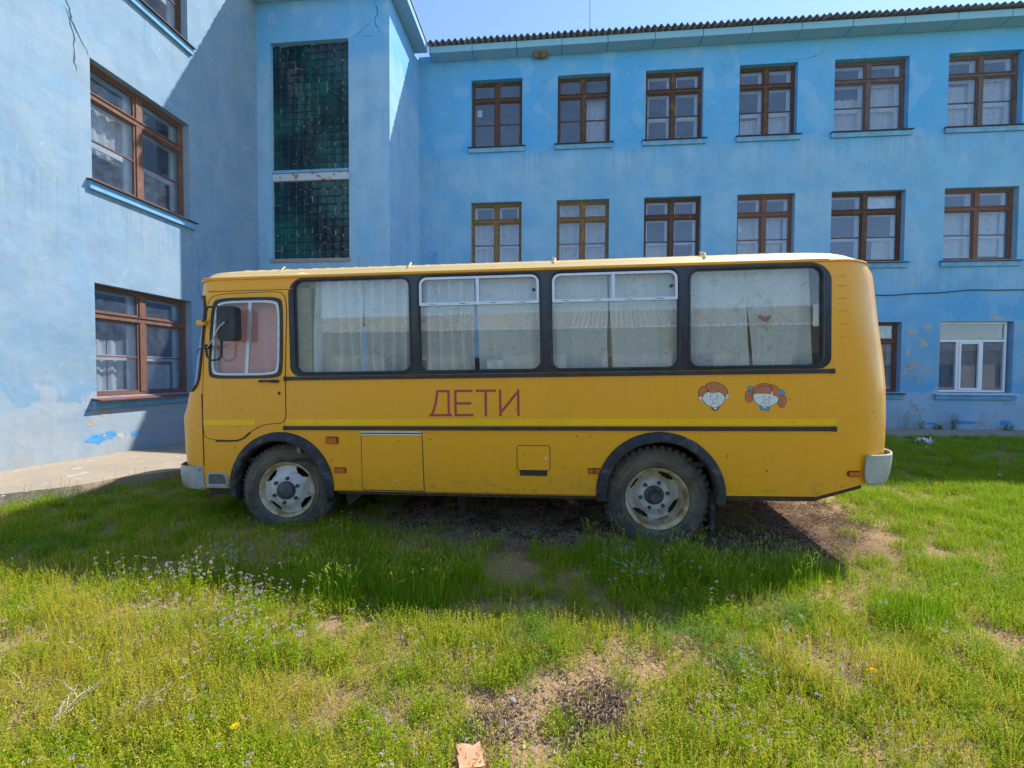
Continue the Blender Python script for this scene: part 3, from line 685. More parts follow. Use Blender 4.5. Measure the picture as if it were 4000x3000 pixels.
# ---------------------------------------------------------------- the bus
bd = Vector((0.99227955, -0.12402131, 0)); bn = Vector((0.12402131, 0.99227955, 0)); TH = R(1.15)
Pf = Vector((-2.27216847, 4.29, 0)); BO = Pf - bn * .06
def bus_w(x, y, z):
    s = x * math.cos(TH) - (z - .47) * math.sin(TH); zw = .47 + x * math.sin(TH) + (z - .47) * math.cos(TH)
    p = BO + bd * s + bn * y; return Vector((p.x, p.y, zw))
o_ = bus_w(0, 0, 0); ex = bus_w(1, 0, 0) - o_; ey = bus_w(0, 1, 0) - o_; ez = bus_w(0, 0, 1) - o_
bus = empty('school_bus', 'yellow school bus with curtained windows and red lettering parked on the grass', 'bus')
bus.matrix_world = Matrix(((ex.x, ey.x, ez.x, o_.x), (ex.y, ey.y, ez.y, o_.y), (ex.z, ey.z, ez.z, o_.z), (0, 0, 0, 1)))
BW = 2.44
def dfm(x, y, z): return (x, y, z - .014 * (x + .5) * min(1, max(0, (z - 1.62) / .98)))
PB = lambda a, d, z: (a, d, z)
XF = [(.44, -1.24), (.70, -1.30), (1.20, -1.31), (1.30, -1.27), (1.45, -1.235), (1.5, -1.205), (1.76, -1.165), (2.03, -1.12), (2.17, -1.085), (2.38, -1.055), (2.55, -1.035), (2.69, -1.0), (2.9, -.9)]
XR = [(.44, 5.64), (.87, 5.67), (1.12, 5.68), (1.45, 5.675), (1.68, 5.655), (2.0, 5.615), (2.35, 5.58), (2.52, 5.56), (2.60, 5.51), (2.66, 5.42), (2.70, 5.30), (2.8, 4.9), (2.9, 4.7)]
xf = lambda z: float(np.interp(z, [p[0] for p in XF], [p[1] for p in XF])); xr_ = lambda z: float(np.interp(z, [p[0] for p in XR], [p[1] for p in XR]))
def ring(z, ins, dx=0.0, rf=.35, rr=.42, na=9):
    x0, x1, y0, y1 = xf(z) + dx + ins * .6, xr_(z) - dx - ins * .2, ins, BW - ins
    rf = min(rf, (y1 - y0) / 2 - .01); rr = min(rr, (y1 - y0) / 2 - .01); out = []
    for (cx, cy, a0, q) in ((x0 + rf, y0 + rf, math.pi, rf), (x1 - rr, y0 + rr, 1.5 * math.pi, rr), (x1 - rr, y1 - rr, 0, rr), (x0 + rf, y1 - rf, .5 * math.pi, rf)):
        for i in range(na):
            a = a0 + .5 * math.pi * i / (na - 1); out.append((cx + q * math.cos(a), cy + q * math.sin(a), z))
    return out
def loft(levels, **kw):
    b = MB(); rs = [ring(z, i, **kw) for z, i in levels]; n = len(rs[0])
    vs = [p for r_ in rs for p in r_]
    fs = [(k * n + i, k * n + (i + 1) % n, (k + 1) * n + (i + 1) % n, (k + 1) * n + i) for k in range(len(rs) - 1) for i in range(n)]
    fs += [tuple(range(n))[::-1], tuple((len(rs) - 1) * n + i for i in range(n))]
    return b.add(vs, fs)
lv = [(z, 0) for z in (.47, .6, .85, 1.0, 1.2, 1.25, 1.3, 1.38, 1.45, 1.5, 1.6, 1.76, 1.9, 2.03, 2.17, 2.38, 2.5, 2.585)]
lv += [(2.59, -.018), (2.603, -.02), (2.612, -.006), (2.62, .008), (2.665, .045), (2.678, .06), (2.70, .12), (2.725, .20), (2.755, .34), (2.785, .55), (2.81, .8), (2.82, 1.02)]
outer = loft(lv).build('body', YEL, None)
inner = loft([(.56, .045), (1.25, .045), (1.6, .045), (2.3, .045), (2.55, .045), (2.60, .1), (2.66, .3), (2.70, .6)], dx=.045).build('cut', INT, None)
WZ = (1.637, 2.55)
wins = [(.155, 1.345), (1.432, 2.593), (2.69, 3.815), (3.905, 4.985)]
wtop = [2.562, 2.562, 2.562, 2.55]
cut2 = MB(); c3 = MB()
wr_ = .085
for (a, c), zt in zip(wins, wtop): cut2.prism(rrect(a + .004, c - .004, WZ[0] + .004, zt - .004, wr_, 7), -.5, 3.2, PB)
DW = smooth_poly([(-.775, 1.66), (-.72, 1.625), (-.45, 1.62), (-.07, 1.62), (-.015, 1.67), (0.0, 2.0), (.008, 2.31), (-.03, 2.375), (-.3, 2.38), (-.63, 2.378), (-.705, 2.33), (-.745, 2.0)], 2)
cut2.prism(DW, -.5, 3.2, PB)
cut = cut2.build('cut', YEL, None)
c3.prism([(-2, 1.47), (-1.02, 1.475), (-.965, 1.52), (-.925, 1.60), (-.90, 1.74), (-.875, 1.93), (-.85, 2.2), (-.838, 2.34), (-.86, 2.43), (-2, 2.44)], -.6, 3.2, PB)
c3.prism([(4.93, .3), (6.2, .3), (6.2, .86), (5.30, .615), (4.94, .505), (4.2, .498), (4.2, .3)], -.6, 3.2, PB)
wcut = c3.build('cut', YEL, None)
c4 = MB()
for (cx, cz) in ((-.035, .49), (3.642, .49)):
    for y0, y1 in ((-.4, .74), (BW - .74, BW + .4)):
        c4.prism([(cx + .515 * math.cos(a), cz + .515 * math.sin(a)) for a in np.linspace(0, 2 * math.pi, 49)[:-1]], y0, y1, PB)
acut = c4.build('cut', DARKM, None)
def boolean(target, cutters):
    for c in cutters:
        m = target.modifiers.new('b', 'BOOLEAN'); m.object = c; m.operation = 'DIFFERENCE'; m.solver = 'EXACT'
    dg = bpy.context.evaluated_depsgraph_get(); dg.update()
    me = bpy.data.meshes.new_from_object(target.evaluated_get(dg)); old = target.data; target.modifiers.clear(); target.data = me
    for c in cutters: bpy.data.objects.remove(c, do_unlink=True)
boolean(outer, [inner, cut, wcut, acut])
me = outer.data
me.materials.clear(); me.materials.append(YEL); me.materials.append(YEL_ROOF_SUN); me.materials.append(INT)
for p in me.polygons:
    c = p.center; nrm = p.normal
    p.material_index = 0
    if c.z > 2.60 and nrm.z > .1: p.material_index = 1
    elif (.02 < c.y < BW - .02 and -.97 < c.x < 5.4 and (abs(nrm.y) > .7 and (c.y < .06 and nrm.y > 0 or c.y > BW - .06 and nrm.y < 0) or nrm.z < -.5 and c.z > 2 or c.z < .7 and nrm.z > .5)): p.material_index = 2
for v in me.vertices: v.co = dfm(*v.co)
me.shade_smooth(); me.set_sharp_from_angle(angle=R(30))
outer.parent = bus; outer.matrix_parent_inverse = Matrix.Identity(4)
def bp(mb, name, mat, parent=bus, smooth=False, bevel=0, d=True):
    o = mb.build(name, mat, None, smooth, bevel, dfm if d else None); o.parent = parent; return o
# roof details: ribs, hatches, gutter clips
rib = None
for i in range(36):
    x = -.55 + i * .152
    if x > 4.75: break
    pts = [dfm(x, y, z + .004) for z, y in ((2.722, .20), (2.728, .22), (2.757, .35), (2.787, .56), (2.812, .82), (2.822, 1.22))]
    pts += [(p[0], BW - p[1], p[2]) for p in pts[-2::-1]]
    b = MB(); n_ = len(pts); rws = []
    for dx, dz in ((-.05, -.008), (-.032, .001), (0, .004), (.032, .001), (.05, -.008)):
        rws += [(p[0] + dx, p[1] - 0, p[2] + dz) for j, p in enumerate(pts)]
    b.add(rws, [(k * n_ + j, k * n_ + j + 1, (k + 1) * n_ + j + 1, (k + 1) * n_ + j) for k in range(4) for j in range(n_ - 1)]); bp(b, 'roof_rib', YEL_ROOF_SUN, smooth=True, d=False)
for hx in (.25, 2.05, 3.75):
    b = MB(); b.prism(rrect(hx, hx + .75, .62, 1.82, .07), 0, .03, lambda a, d, z: (a, z, 2.785 + d), m=0); bp(b, 'roof_hatch', YEL_ROOF_SUN, bevel=.008)
for (x, s) in ((-.02, .02), (1.32, .03), (2.72, .03), (4.05, .035)):
    b = MB(); b.tube([(x, .05, 2.665), (x + .01, .09, 2.715), (x - .01, .14, 2.735)], s * .35, 6); bp(b, 'roof_fitting', YEL_ROOF_SUN, smooth=True)
for i in range(14):
    b = MB(); b.box((-.5 + i * .41, -.024, 2.600), (-.485 + i * .41, -.012, 2.609)); bp(b, 'gutter_clip', YEL_ROOF_SUN)
b = MB(); b.box((-.815, -.022, 2.600), (5.03, .004, 2.612)); bp(b, 'gutter', YEL, bevel=.003)
b = MB(); b.box((-.77, -.006, 2.478), (.132, -.001, 2.487)); bp(b, 'panel_seam', YEL, bevel=.002)
b = MB(); b.tube([(-.78, -.002, 2.476), (.132, -.002, 2.476)], .0025, 4); bp(b, 'seam_line', RUST)
# windscreen
b = MB(); zs = np.linspace(1.475, 2.435, 14); seal = lambda z: float(np.interp(z, [1.475, 1.52, 1.6, 1.74, 1.93, 2.2, 2.34, 2.435], [-1.02, -.965, -.925, -.90, -.875, -.85, -.838, -.862]))
rows = []
for z in zs:
    x0 = xf(z) + .012; r = .35; sx = seal(z) - .004; t = min(1, max(0, (sx - x0) / r)); a0 = math.acos(1 - t)  # angle from front
    row = []
    for k in range(9):
        a = a0 * (1 - k / 8); row.append((x0 + r - r * math.cos(a), .012 + r - r * math.sin(a) , z))
    row = [(p[0], p[1], z) for p in row]
    row += [(x0, .012 + r + (BW - .024 - 2 * r) * k / 6, z) for k in range(1, 6)]
    row += [(p[0], BW - p[1], z) for p in row[8::-1]]
    rows.append(row)
n = len(rows[0]); b.add([p for r_ in rows for p in r_], [(j * n + i, j * n + i + 1, (j + 1) * n + i + 1, (j + 1) * n + i) for j in range(len(rows) - 1) for i in range(n - 1)])
bp(b, 'windscreen', G_SHIELD, smooth=True)
b = MB(); pts = []
def onshell(x, z, out=.004):
    x0 = xf(z); r = .35; t = min(1, max(0, (x - x0) / r)); a = math.acos(1 - t); return (x0 + r - r * math.cos(a) - out, r - r * math.sin(a) - out, z)
for z in np.linspace(1.475, 2.435, 16): pts.append(onshell(seal(z) + .006, z))
pts = [onshell(xf(1.472) + .02, 1.472), onshell(-1.10, 1.470)] + pts + [onshell(-.93, 2.445), onshell(xf(2.445) + .02, 2.445)]
b.tube(pts, .013, 6); bp(b, 'windscreen_seal', RUB, smooth=True)
# black window band with rubber-edged openings
band = rrect(.098, 5.055, 1.607, 2.584, [.10, .10, .17, .16], 8)
b = MB(); b.prism(band, -.005, -.0005, PB, [rrect(a, c, WZ[0], zt, wr_, 7) for (a, c), zt in zip(wins, wtop)]); bp(b, 'window_band', BLK)
for wi, ((a, c), zt) in enumerate(zip(wins, wtop)):
    b = MB(); b.tube([(p[0], -.006, p[1]) for p in rrect(a - .004, c + .004, WZ[0] - .004, zt + .004, wr_ + .004, 7)], .011, 6, closed=True)
    sw = bp(b, 'side_window', RUB, smooth=True)
    b = MB(); b.prism(rrect(a + .003, c - .003, WZ[0] + .003, zt - .003, wr_, 7), -.002, .047, PB, [rrect(a + .010, c - .010, WZ[0] + .010, zt - .010, wr_ - .007, 7)]); bp(b, 'gasket', RUB, sw)
    if wi in (1, 2):
        tz = 2.293; mid = (a + c) / 2 - .005
        b = MB(); b.prism(rect(a, c, WZ[0], tz - .018) and rrect(a + .006, c - .006, WZ[0] + .006, tz - .016, [wr_ - .01, wr_ - .01, .005, .005], 6), .012, .016, PB); bp(b, 'pane', G_BUS, sw)
        b = MB(); b.prism(rrect(a + .008, mid + .01, tz + .012, zt - .01, [.01, .005, .005, .07], 6), .006, .010, PB); bp(b, 'pane', G_BUS, sw)
        b = MB(); b.prism(rrect(mid - .01, c - .008, tz + .012, zt - .01, [.005, .01, .07, .005], 6), .016, .020, PB); bp(b, 'pane', G_BUS, sw)
        fo = rrect(a + .012, c - .012, tz - .018, zt - .012, [.012, .012, .075, .075], 6); fi = rrect(a + .034, c - .034, tz + .012, zt - .034, [.006, .006, .055, .055], 6)
        b = MB(); b.prism(fo, -.012, .018, PB, [fi]); b.box((mid - .015, -.009, tz + .012), (mid + .015, .018, zt - .034)); bp(b, 'vent_frame', ALU, sw, bevel=.002)
        for q in (.12, .37, .62, .86):
            xx = a + (c - a) * q; b = MB(); b.box((xx - .03, -.0135, tz - .006), (xx + .03, -.0118, tz - .001)); bp(b, 'frame_slot', RUB, sw)
        b = MB(); b.lathe([(0.001, -.012), (.014, -.010), (.016, 0), (.010, .008)], (c - .06, .0, (tz + zt) / 2 - .02), 14); bp(b, 'vent_knob', RUB, sw, smooth=True)
    else:
        b = MB(); b.prism(rrect(a + .004, c - .004, WZ[0] + .004, zt - .004, wr_ - .004, 7), .012, .016, PB); bp(b, 'pane', G_BUS, sw)
# far side glazing
for (a, c), zt in zip(wins, wtop):
    b = MB(); b.prism(rrect(a + .004, c - .004, WZ[0] + .004, zt - .004, wr_, 5), BW - .016, BW - .012, PB); bp(b, 'pane', G_BUS)
b = MB(); b.prism(DW, BW - .016, BW - .012, PB); bp(b, 'pane', G_BUS)
# curtains
def curtain(x0, x1, z0, z1, mat, y=.10, fold=.036, freq=52, skewl=0, skewr=0, name='curtain', flare=0):
    b = MB(); n = 110; m = 9; vs = []
    for i in range(n + 1):
        t = i / n
        for j in range(m + 1):
            s = j / m; xx = (x0 + skewl * s + flare * (math.sin(s * 3) * .5)) * (1 - t) + (x1 + skewr * s) * t
            ph = xx * freq + 1.3 * math.sin(xx * 7 + s * 1.5)
            vs.append((xx + .004 * math.sin(s * 7 + t * 9), y + fold * (1.0 - .35 * s) * math.sin(ph) + .008 * math.sin(s * 4 + xx * 11), z0 + (z1 - z0) * s + (.006 * math.sin(ph * .5) if j == 0 else 0)))
    b.add(vs, [(i * (m + 1) + j, (i + 1) * (m + 1) + j, (i + 1) * (m + 1) + j + 1, i * (m + 1) + j + 1) for i in range(n) for j in range(m)])
    return bp(b, name, mat, smooth=True)
curtain(.31, .822, 1.60, 2.56, LACE, skewl=-.055, skewr=.01)
curtain(.862, 1.36, 1.60, 2.56, LACE, skewl=-.02, freq=58)
curtain(1.462, 1.955, 1.60, 2.56, LACE, skewl=-.02, skewr=-.0, freq=50)
curtain(1.995, 2.60, 1.60, 2.56, LACE, skewl=-.012, freq=40, fold=.01)
curtain(2.705, 3.205, 1.60, 2.56, LACE, skewl=-.035, freq=38, fold=.01)
curtain(3.245, 3.83, 1.60, 2.56, LACE, skewl=-.02, freq=46, fold=.009)
curtain(3.90, 4.44, 1.60, 2.56, LACE, skewr=-.035, freq=42, fold=.01)
curtain(4.475, 4.955, 1.60, 2.56, LACE, skewl=-.065, skewr=-.02, freq=44, fold=.012)
curtain(-.80, -.02, 1.60, 2.42, PINK, skewl=.06, freq=30, fold=.014, name='cab_curtain')
b = MB(); b.tube([(.12, .075, 2.575), (5.0, .075, 2.575)], .006, 6); bp(b, 'curtain_rail', ALU)
# far-side curtains, drawn partly
for (x0, x1) in ((.4, 1.15), (1.6, 2.3), (3.0, 3.7), (4.2, 4.9)): curtain(x0, x1, 1.60, 2.55, LACE, y=BW - .09, freq=40)
# paper and stains behind the glass
for (x0, x1, z0, z1) in ((2.08, 2.23, 1.65, 1.74), (4.93, 4.99, 2.0, 2.2)):
    b = MB(); b.box((x0, .03, z0), (x1, .032, z1)); bp(b, 'paper_sheet', CURTAIN_W)
RAG = simple('red_rag', (.40, .12, .07), .9)
b = MB(); b.tube([(4.50, .05, 2.115), (4.54, .045, 2.08), (4.58, .045, 2.10), (4.56, .045, 2.05)], [.016, .028, .03, .008], 7); bp(b, 'rag', RAG, smooth=True)
# interior
b = MB(); b.box((-1.1, .05, .74), (5.5, BW - .05, .78)); bp(b, 'cabin_floor', DARKM, d=False)
b = MB(); b.box((.10, .06, .78), (.14, .78, 2.5)); bp(b, 'cab_partition', BEIGE)
b = MB(); b.box((.14, .05, .9), (.30, .09, 2.5)); bp(b, 'cab_post', BEIGE)
for i in range(6):
    x = .75 + i * .72
    for y0 in (.16, BW - 1.0):
        b = MB(); b.box((x, y0, 1.16), (x + .42, y0 + .84, 1.24)); b.box((x + .36, y0, 1.24), (x + .44, y0 + .84, 1.78)); b.box((x + .1, y0 + .1, .78), (x + .14, y0 + .14, 1.16)); bp(b, 'seat', SEATM, bevel=.02)
b = MB(); b.box((-.62, .35, .78), (-.2, .85, 1.2)); b.box((-.24, .35, 1.2), (-.14, .85, 1.85)); bp(b, 'driver_seat', SEATM, bevel=.03)
b = MB(); b.tube([(-.80 + .09 * math.cos(a), .60 + .22 * math.sin(a), 1.45 + .18 * math.cos(a)) for a in np.linspace(0, 2 * math.pi, 25)[:-1]], .014, 6, closed=True); bp(b, 'steering_wheel', RUB, smooth=True)
b = MB(); b.box((-1.16, .1, 1.05), (-.86, BW - .1, 1.4)); bp(b, 'dashboard', RUB, bevel=.03)
# driver door
door = smooth_poly([(-.875, 1.5), (-.84, 1.95), (-.805, 2.2), (-.785, 2.38), (-.70, 2.445), (-.4, 2.452), (-.06, 2.46), (.05, 2.44), (.078, 2.31), (.06, 2.0), (.04, 1.6), (.036, 1.3), (.036, 1.19), (.0, 1.142), (-.09, 1.138), (-.235, 1.119), (-.356, 1.053), (-.43, .99), (-.503, .966), (-.65, .966), (-.80, .972), (-.87, 1.0), (-.884, 1.09), (-.882, 1.3)], 1)
b = MB(); b.prism(door, -.0035, -.0008, PB, [DW]); dr = bp(b, 'cab_door', YEL)
b = MB(); b.tube([(p[0], -.0015, p[1]) for p in door], .0042, 5, closed=True); bp(b, 'door_gap', RUB, dr)
b = MB(); b.tube([(p[0], -.006, p[1]) for p in ((-.74, .957), (-.62, .958), (-.50, .962), (-.43, .99), (-.36, 1.045))], .008, 6); bp(b, 'door_weatherstrip', RUB, dr, smooth=True)
fr_o = [(p[0] * 1.0 + (.030 if p[0] > -.35 else -.030), p[1] + (.028 if p[1] > 2 else -.028)) for p in DW]
b = MB(); b.prism(fr_o, -.012, -.003, PB, [DW]); bp(b, 'window_seal', RUB, dr, bevel=.003)
def inset_poly(poly, d):
    cx = sum(p[0] for p in poly) / len(poly); cz = sum(p[1] for p in poly) / len(poly); w = max(abs(p[0] - cx) for p in poly); h = max(abs(p[1] - cz) for p in poly)
    return [(cx + (p[0] - cx) * (1 - d / w), cz + (p[1] - cz) * (1 - d / h)) for p in poly]
b = MB(); b.prism(inset_poly(DW, .004), -.010, .014, PB, [inset_poly(DW, .026)])
b.add([(-.395, -.008, 1.64), (-.362, -.008, 1.64), (-.298, -.008, 2.36), (-.331, -.008, 2.36), (-.395, .014, 1.64), (-.362, .014, 1.64), (-.298, .014, 2.36), (-.331, .014, 2.36)], [(0, 1, 2, 3), (4, 7, 6, 5), (0, 3, 7, 4), (1, 5, 6, 2)])
bp(b, 'aluminium_frame', ALU, dr, bevel=.002)
b = MB(); b.prism([p for p in inset_poly(DW, .01)], .002, .006, PB); bp(b, 'pane', G_BUS, dr)
b = MB(); b.tube([(-.235, -.012, 1.562), (-.20, -.022, 1.563), (-.13, -.03, 1.562), (-.08, -.028, 1.561), (-.025, -.014, 1.56)], [.013, .011, .009, .015, .014], 8); bp(b, 'door_handle', RUB, dr, smooth=True)
b = MB(); b.prism(rrect(-.038, -.017, 1.425, 1.457, .009, 4), -.012, -.003, PB); bp(b, 'lock', RUB, dr, bevel=.002)
# side mouldings and reflective tape
b = MB(); b.box((.036, -.019, 1.567), (5.075, -.0008, 1.603)); b.box((.030, -.023, 1.563), (.062, -.0007, 1.606)); b.box((5.052, -.023, 1.563), (5.08, -.0007, 1.606)); bp(b, 'side_moulding', RUB, bevel=.005, d=False)
b = MB(); b.box((.018, -.019, 1.073), (5.09, -.0008, 1.110)); b.box((.012, -.023, 1.070), (.045, -.0007, 1.113)); b.box((5.065, -.023, 1.070), (5.095, -.0007, 1.113)); bp(b, 'side_moulding', RUB, bevel=.005, d=False)
for (x0, x1) in ((.035, 1.70), (1.704, 3.40), (3.404, 5.10)):
    b = MB(); b.box((x0, -.0035, 1.122), (x1, -.0006, 1.178)); bp(b, 'reflective_stripe', STRIPE, d=False)
    b = MB()
    for k in range(8):
        xx = x0 + .1 + k * .21; b.lathe([(.001, -.0045), (.004, -.0042), (.004, -.003)], (xx, 0, 1.15), 8)
    bp(b, 'rivet_row', RUST, d=False)
b = MB(); b.box((-.875, -.006, 1.120), (-.298, -.0036, 1.178)); bp(b, 'reflective_stripe', STRIPE, dr, d=False)
# lettering
sw_ = .0225
def stroke(b, pts, w=sw_):
    n = len(pts); L_ = []; Rr = []
    for i in range(n):
        if i == 0: d = Vector(pts[1]) - Vector(pts[0])
        elif i == n - 1: d = Vector(pts[-1]) - Vector(pts[-2])
        else: d = (Vector(pts[i + 1]) - Vector(pts[i])).normalized() + (Vector(pts[i]) - Vector(pts[i - 1])).normalized()
        d = Vector((d[0], d[1])).normalized(); nrm = Vector((-d.y, d.x)) * w / 2; p = Vector(pts[i])
        L_.append((p.x + nrm.x, p.y + nrm.y)); Rr.append((p.x - nrm.x, p.y - nrm.y))
    b.add([(p[0], -.0016, p[1]) for p in L_] + [(p[0], -.0016, p[1]) for p in Rr], [(i, i + 1, n + i + 1, n + i) for i in range(n - 1)])
def polyf(b, pts, y, m=0):
    tri = tessellate_polygon([[Vector((p[0], p[1], 0)) for p in pts]]); b.add([(p[0], y, p[1]) for p in pts], [tuple(t) for t in tri], m)
z0, z1 = 1.205, 1.457
letters = {
    'D': [[(1.518, 1.2155), (1.740, 1.2155)], [(1.5445, 1.226), (1.562, 1.26), (1.585, 1.34), (1.600, 1.4465)], [(1.5895, 1.4455), (1.7205, 1.4455)], [(1.7090, 1.4345), (1.7090, 1.226)]],
    'E': [[(1.7760, z0), (1.7760, z1)], [(1.787, z1 - .0115), (1.944, z1 - .0115)], [(1.787, 1.3275), (1.929, 1.3275)], [(1.787, z0 + .0115), (1.947, z0 + .0115)]],
    'T': [[(1.972, z1 - .0115), (2.167, z1 - .0115)], [(2.0675, z0), (2.0675, z1 - .023)]],
    'I': [[(2.2055, z0), (2.2055, z1)], [(2.3755, z0), (2.3755, z1)], [(2.217, 1.247), (2.364, 1.425)]]}
for k, sts in letters.items():
    b = MB()
    for i, s_ in enumerate(sts):
        o = len(b.v); stroke(b, s_); b.v[o:] = [(p[0], p[1] - .0002 * i, p[2]) for p in b.v[o:]]
    bp(b, 'lettering', REDLET, d=False)['label'] = {'D': 'red letter Д', 'E': 'red letter Е', 'T': 'red letter Т', 'I': 'red letter И'}[k]
# two children's faces, printed stickers
ST_W = simple('sticker_white', (.78, .82, .80), .5, c2=(.6, .62, .6), scale=40); ST_H = simple('sticker_hair', (.58, .19, .075), .5, c2=(.46, .15, .06), scale=25); ST_K = simple('sticker_black', (.018, .018, .03), .5); ST_B = simple('sticker_blue', (.07, .33, .68), .5, var=.05); ST_R = simple('sticker_red', (.28, .05, .03), .5)
FM = [ST_W, ST_H, ST_K, ST_B, ST_R]
sx0, sz0, ks = L0 = (3.9295, 1.5535, 1.0)
def sp(u, v):  # sticker outline pixels in an enlarged image crop -> bus side
    return (3.8724 + u * .000426, 1.5752 - v * .000447)
def fpoly(b, pts, layer, m, it=2):
    pts = [sp(*p) for p in pts]
    if it: pts = smooth_poly(pts, it)
    polyf(b, pts, -.0012 - layer * .00035, m)
def grow(pts, k):
    cx = sum(p[0] for p in pts) / len(pts); cy = sum(p[1] for p in pts) / len(pts); out = []
    for p in pts:
        d = math.hypot(p[0] - cx, p[1] - cy) + 1e-6; out.append((cx + (p[0] - cx) * (1 + k / d), cy + (p[1] - cy) * (1 + k / d)))
    return out
def fline(b, pts, layer, w=7, m=2):
    pts = [sp(*p) for p in pts]; o = len(b.v); stroke(b, pts, w * .00042); b.v[o:] = [(p[0], -.0012 - layer * .00035, p[2]) for p in b.v[o:]]; b.m[-(len(pts) - 1):] = [m] * (len(pts) - 1)
b = MB()
face = [(325, 500), (330, 440), (420, 350), (560, 370), (640, 345), (740, 420), (770, 500), (700, 600), (650, 640), (570, 670), (500, 655), (400, 600)]
hairL = [(250, 440), (245, 340), (300, 260), (370, 240), (425, 310), (400, 380), (340, 425), (290, 440)]
hairR = [(385, 235), (440, 185), (560, 160), (680, 195), (780, 270), (820, 350), (818, 385), (770, 410), (735, 400), (690, 365), (620, 320), (560, 310), (600, 345), (560, 375), (480, 360), (425, 310)]
collar = [(500, 655), (510, 690), (550, 720), (600, 718), (640, 690), (650, 640), (570, 672)]
for q in (face, hairL, hairR, collar): fpoly(b, grow(q, 11), 0, 2)
ears = [[(250, 450), (300, 440), (330, 470), (335, 530), (300, 540), (260, 500)], [(770, 440), (810, 395), (845, 405), (835, 460), (790, 508), (765, 480)]]
for q in ears: fpoly(b, grow(q, 8), 0, 2)
for q in ears: fpoly(b, q, 1, 0)
fpoly(b, face, 2, 0); fpoly(b, collar, 1, 4); fpoly(b, [(535, 672), (560, 705), (600, 700), (632, 660), (580, 674)], 2, 0)
fpoly(b, hairL, 3, 1); fpoly(b, hairR, 3, 1)
fline(b, [(385, 240), (420, 300), (430, 350), (500, 375), (580, 378), (630, 350)], 4, 9)
for (cx, cy) in ((480, 440), (622, 432)): fpoly(b, [(cx - 9, cy - 14), (cx + 9, cy - 14), (cx + 9, cy + 14), (cx - 9, cy + 14)], 4, 2)
fline(b, [(488, 385), (480, 440), (490, 490), (515, 525)], 4, 5); fline(b, [(625, 430), (620, 470), (605, 500)], 4, 5)
fline(b, [(535, 580), (530, 520), (570, 488), (610, 500), (630, 540)], 4, 6); fline(b, [(520, 570), (560, 590), (620, 570), (655, 580)], 4, 5); fline(b, [(480, 640), (510, 595), (530, 570)], 4, 6); fline(b, [(500, 658), (570, 672), (650, 640), (640, 610)], 4, 6)
fpoly(b, [(300, 480), (325, 480), (325, 505), (305, 505)], 4, 2, 1); fpoly(b, [(770, 430), (795, 430), (790, 465), (775, 455)], 4, 2, 1)
bp(b, 'sticker', FM, d=False)['label'] = 'printed sticker of a boy with red brown hair'
b = MB()
face = [(1320, 480), (1310, 410), (1400, 395), (1640, 405), (1690, 430), (1800, 480), (1780, 560), (1700, 620), (1560, 660), (1430, 625), (1350, 560)]
hair = [(1300, 390), (1310, 310), (1400, 225), (1540, 195), (1650, 225), (1740, 245), (1800, 320), (1830, 420), (1835, 465), (1780, 460), (1690, 430), (1660, 400), (1400, 390), (1320, 400)]
pigs = [[(1160, 400), (1190, 340), (1260, 340), (1300, 400), (1305, 520), (1260, 568), (1200, 555), (1160, 500)], [(1810, 500), (1880, 430), (1940, 470), (1950, 560), (1900, 660), (1840, 670), (1780, 610)]]
bows = [[(1205, 300), (1220, 262), (1290, 255), (1320, 280), (1300, 330), (1250, 335)], [(1805, 330), (1840, 320), (1900, 350), (1925, 400), (1880, 430), (1820, 410)]]
col2 = [[(1450, 630), (1440, 690), (1480, 722), (1530, 710), (1545, 665), (1500, 640)], [(1560, 665), (1550, 715), (1590, 735), (1625, 710), (1620, 655), (1590, 650)]]
for q in [face, hair] + pigs + bows + col2: fpoly(b, grow(q, 9), 0, 2)
for q in pigs: fpoly(b, q, 1, 1)
for q in bows + col2: fpoly(b, q, 1, 3)
fpoly(b, [(1490, 655), (1540, 695), (1570, 660), (1520, 655)], 2, 0); fpoly(b, face, 2, 0); fpoly(b, hair, 3, 1)
fline(b, [(1310, 390), (1380, 310), (1480, 255), (1600, 240), (1650, 265), (1665, 320), (1650, 400)], 4, 9); fpoly(b, [(1668, 340), (1685, 380), (1672, 440), (1640, 440)], 4, 0, 1)
fline(b, [(1655, 240), (1670, 300), (1690, 350)], 4, 7)
for (cx, cy) in ((1517, 453), (1632, 465)): fpoly(b, [(cx - 9, cy - 12), (cx + 9, cy - 12), (cx + 9, cy + 12), (cx - 9, cy + 12)], 4, 2)
fline(b, [(1517, 455), (1525, 500), (1540, 520)], 4, 5); fline(b, [(1632, 465), (1620, 510), (1610, 525)], 4, 5); fline(b, [(1510, 570), (1520, 520), (1570, 505), (1610, 530), (1620, 575)], 4, 6); fline(b, [(1500, 575), (1560, 600), (1615, 580), (1650, 640)], 4, 6); fline(b, [(1455, 625), (1475, 590), (1510, 570)], 4, 6); fline(b, [(1540, 622), (1575, 622)], 4, 4)
fline(b, [(1250, 370), (1235, 420), (1270, 440), (1290, 410)], 2, 7); fline(b, [(1820, 530), (1860, 540), (1885, 500), (1870, 470)], 2, 7)
bp(b, 'sticker', FM, d=False)['label'] = 'printed sticker of a girl with pigtails and blue bows'
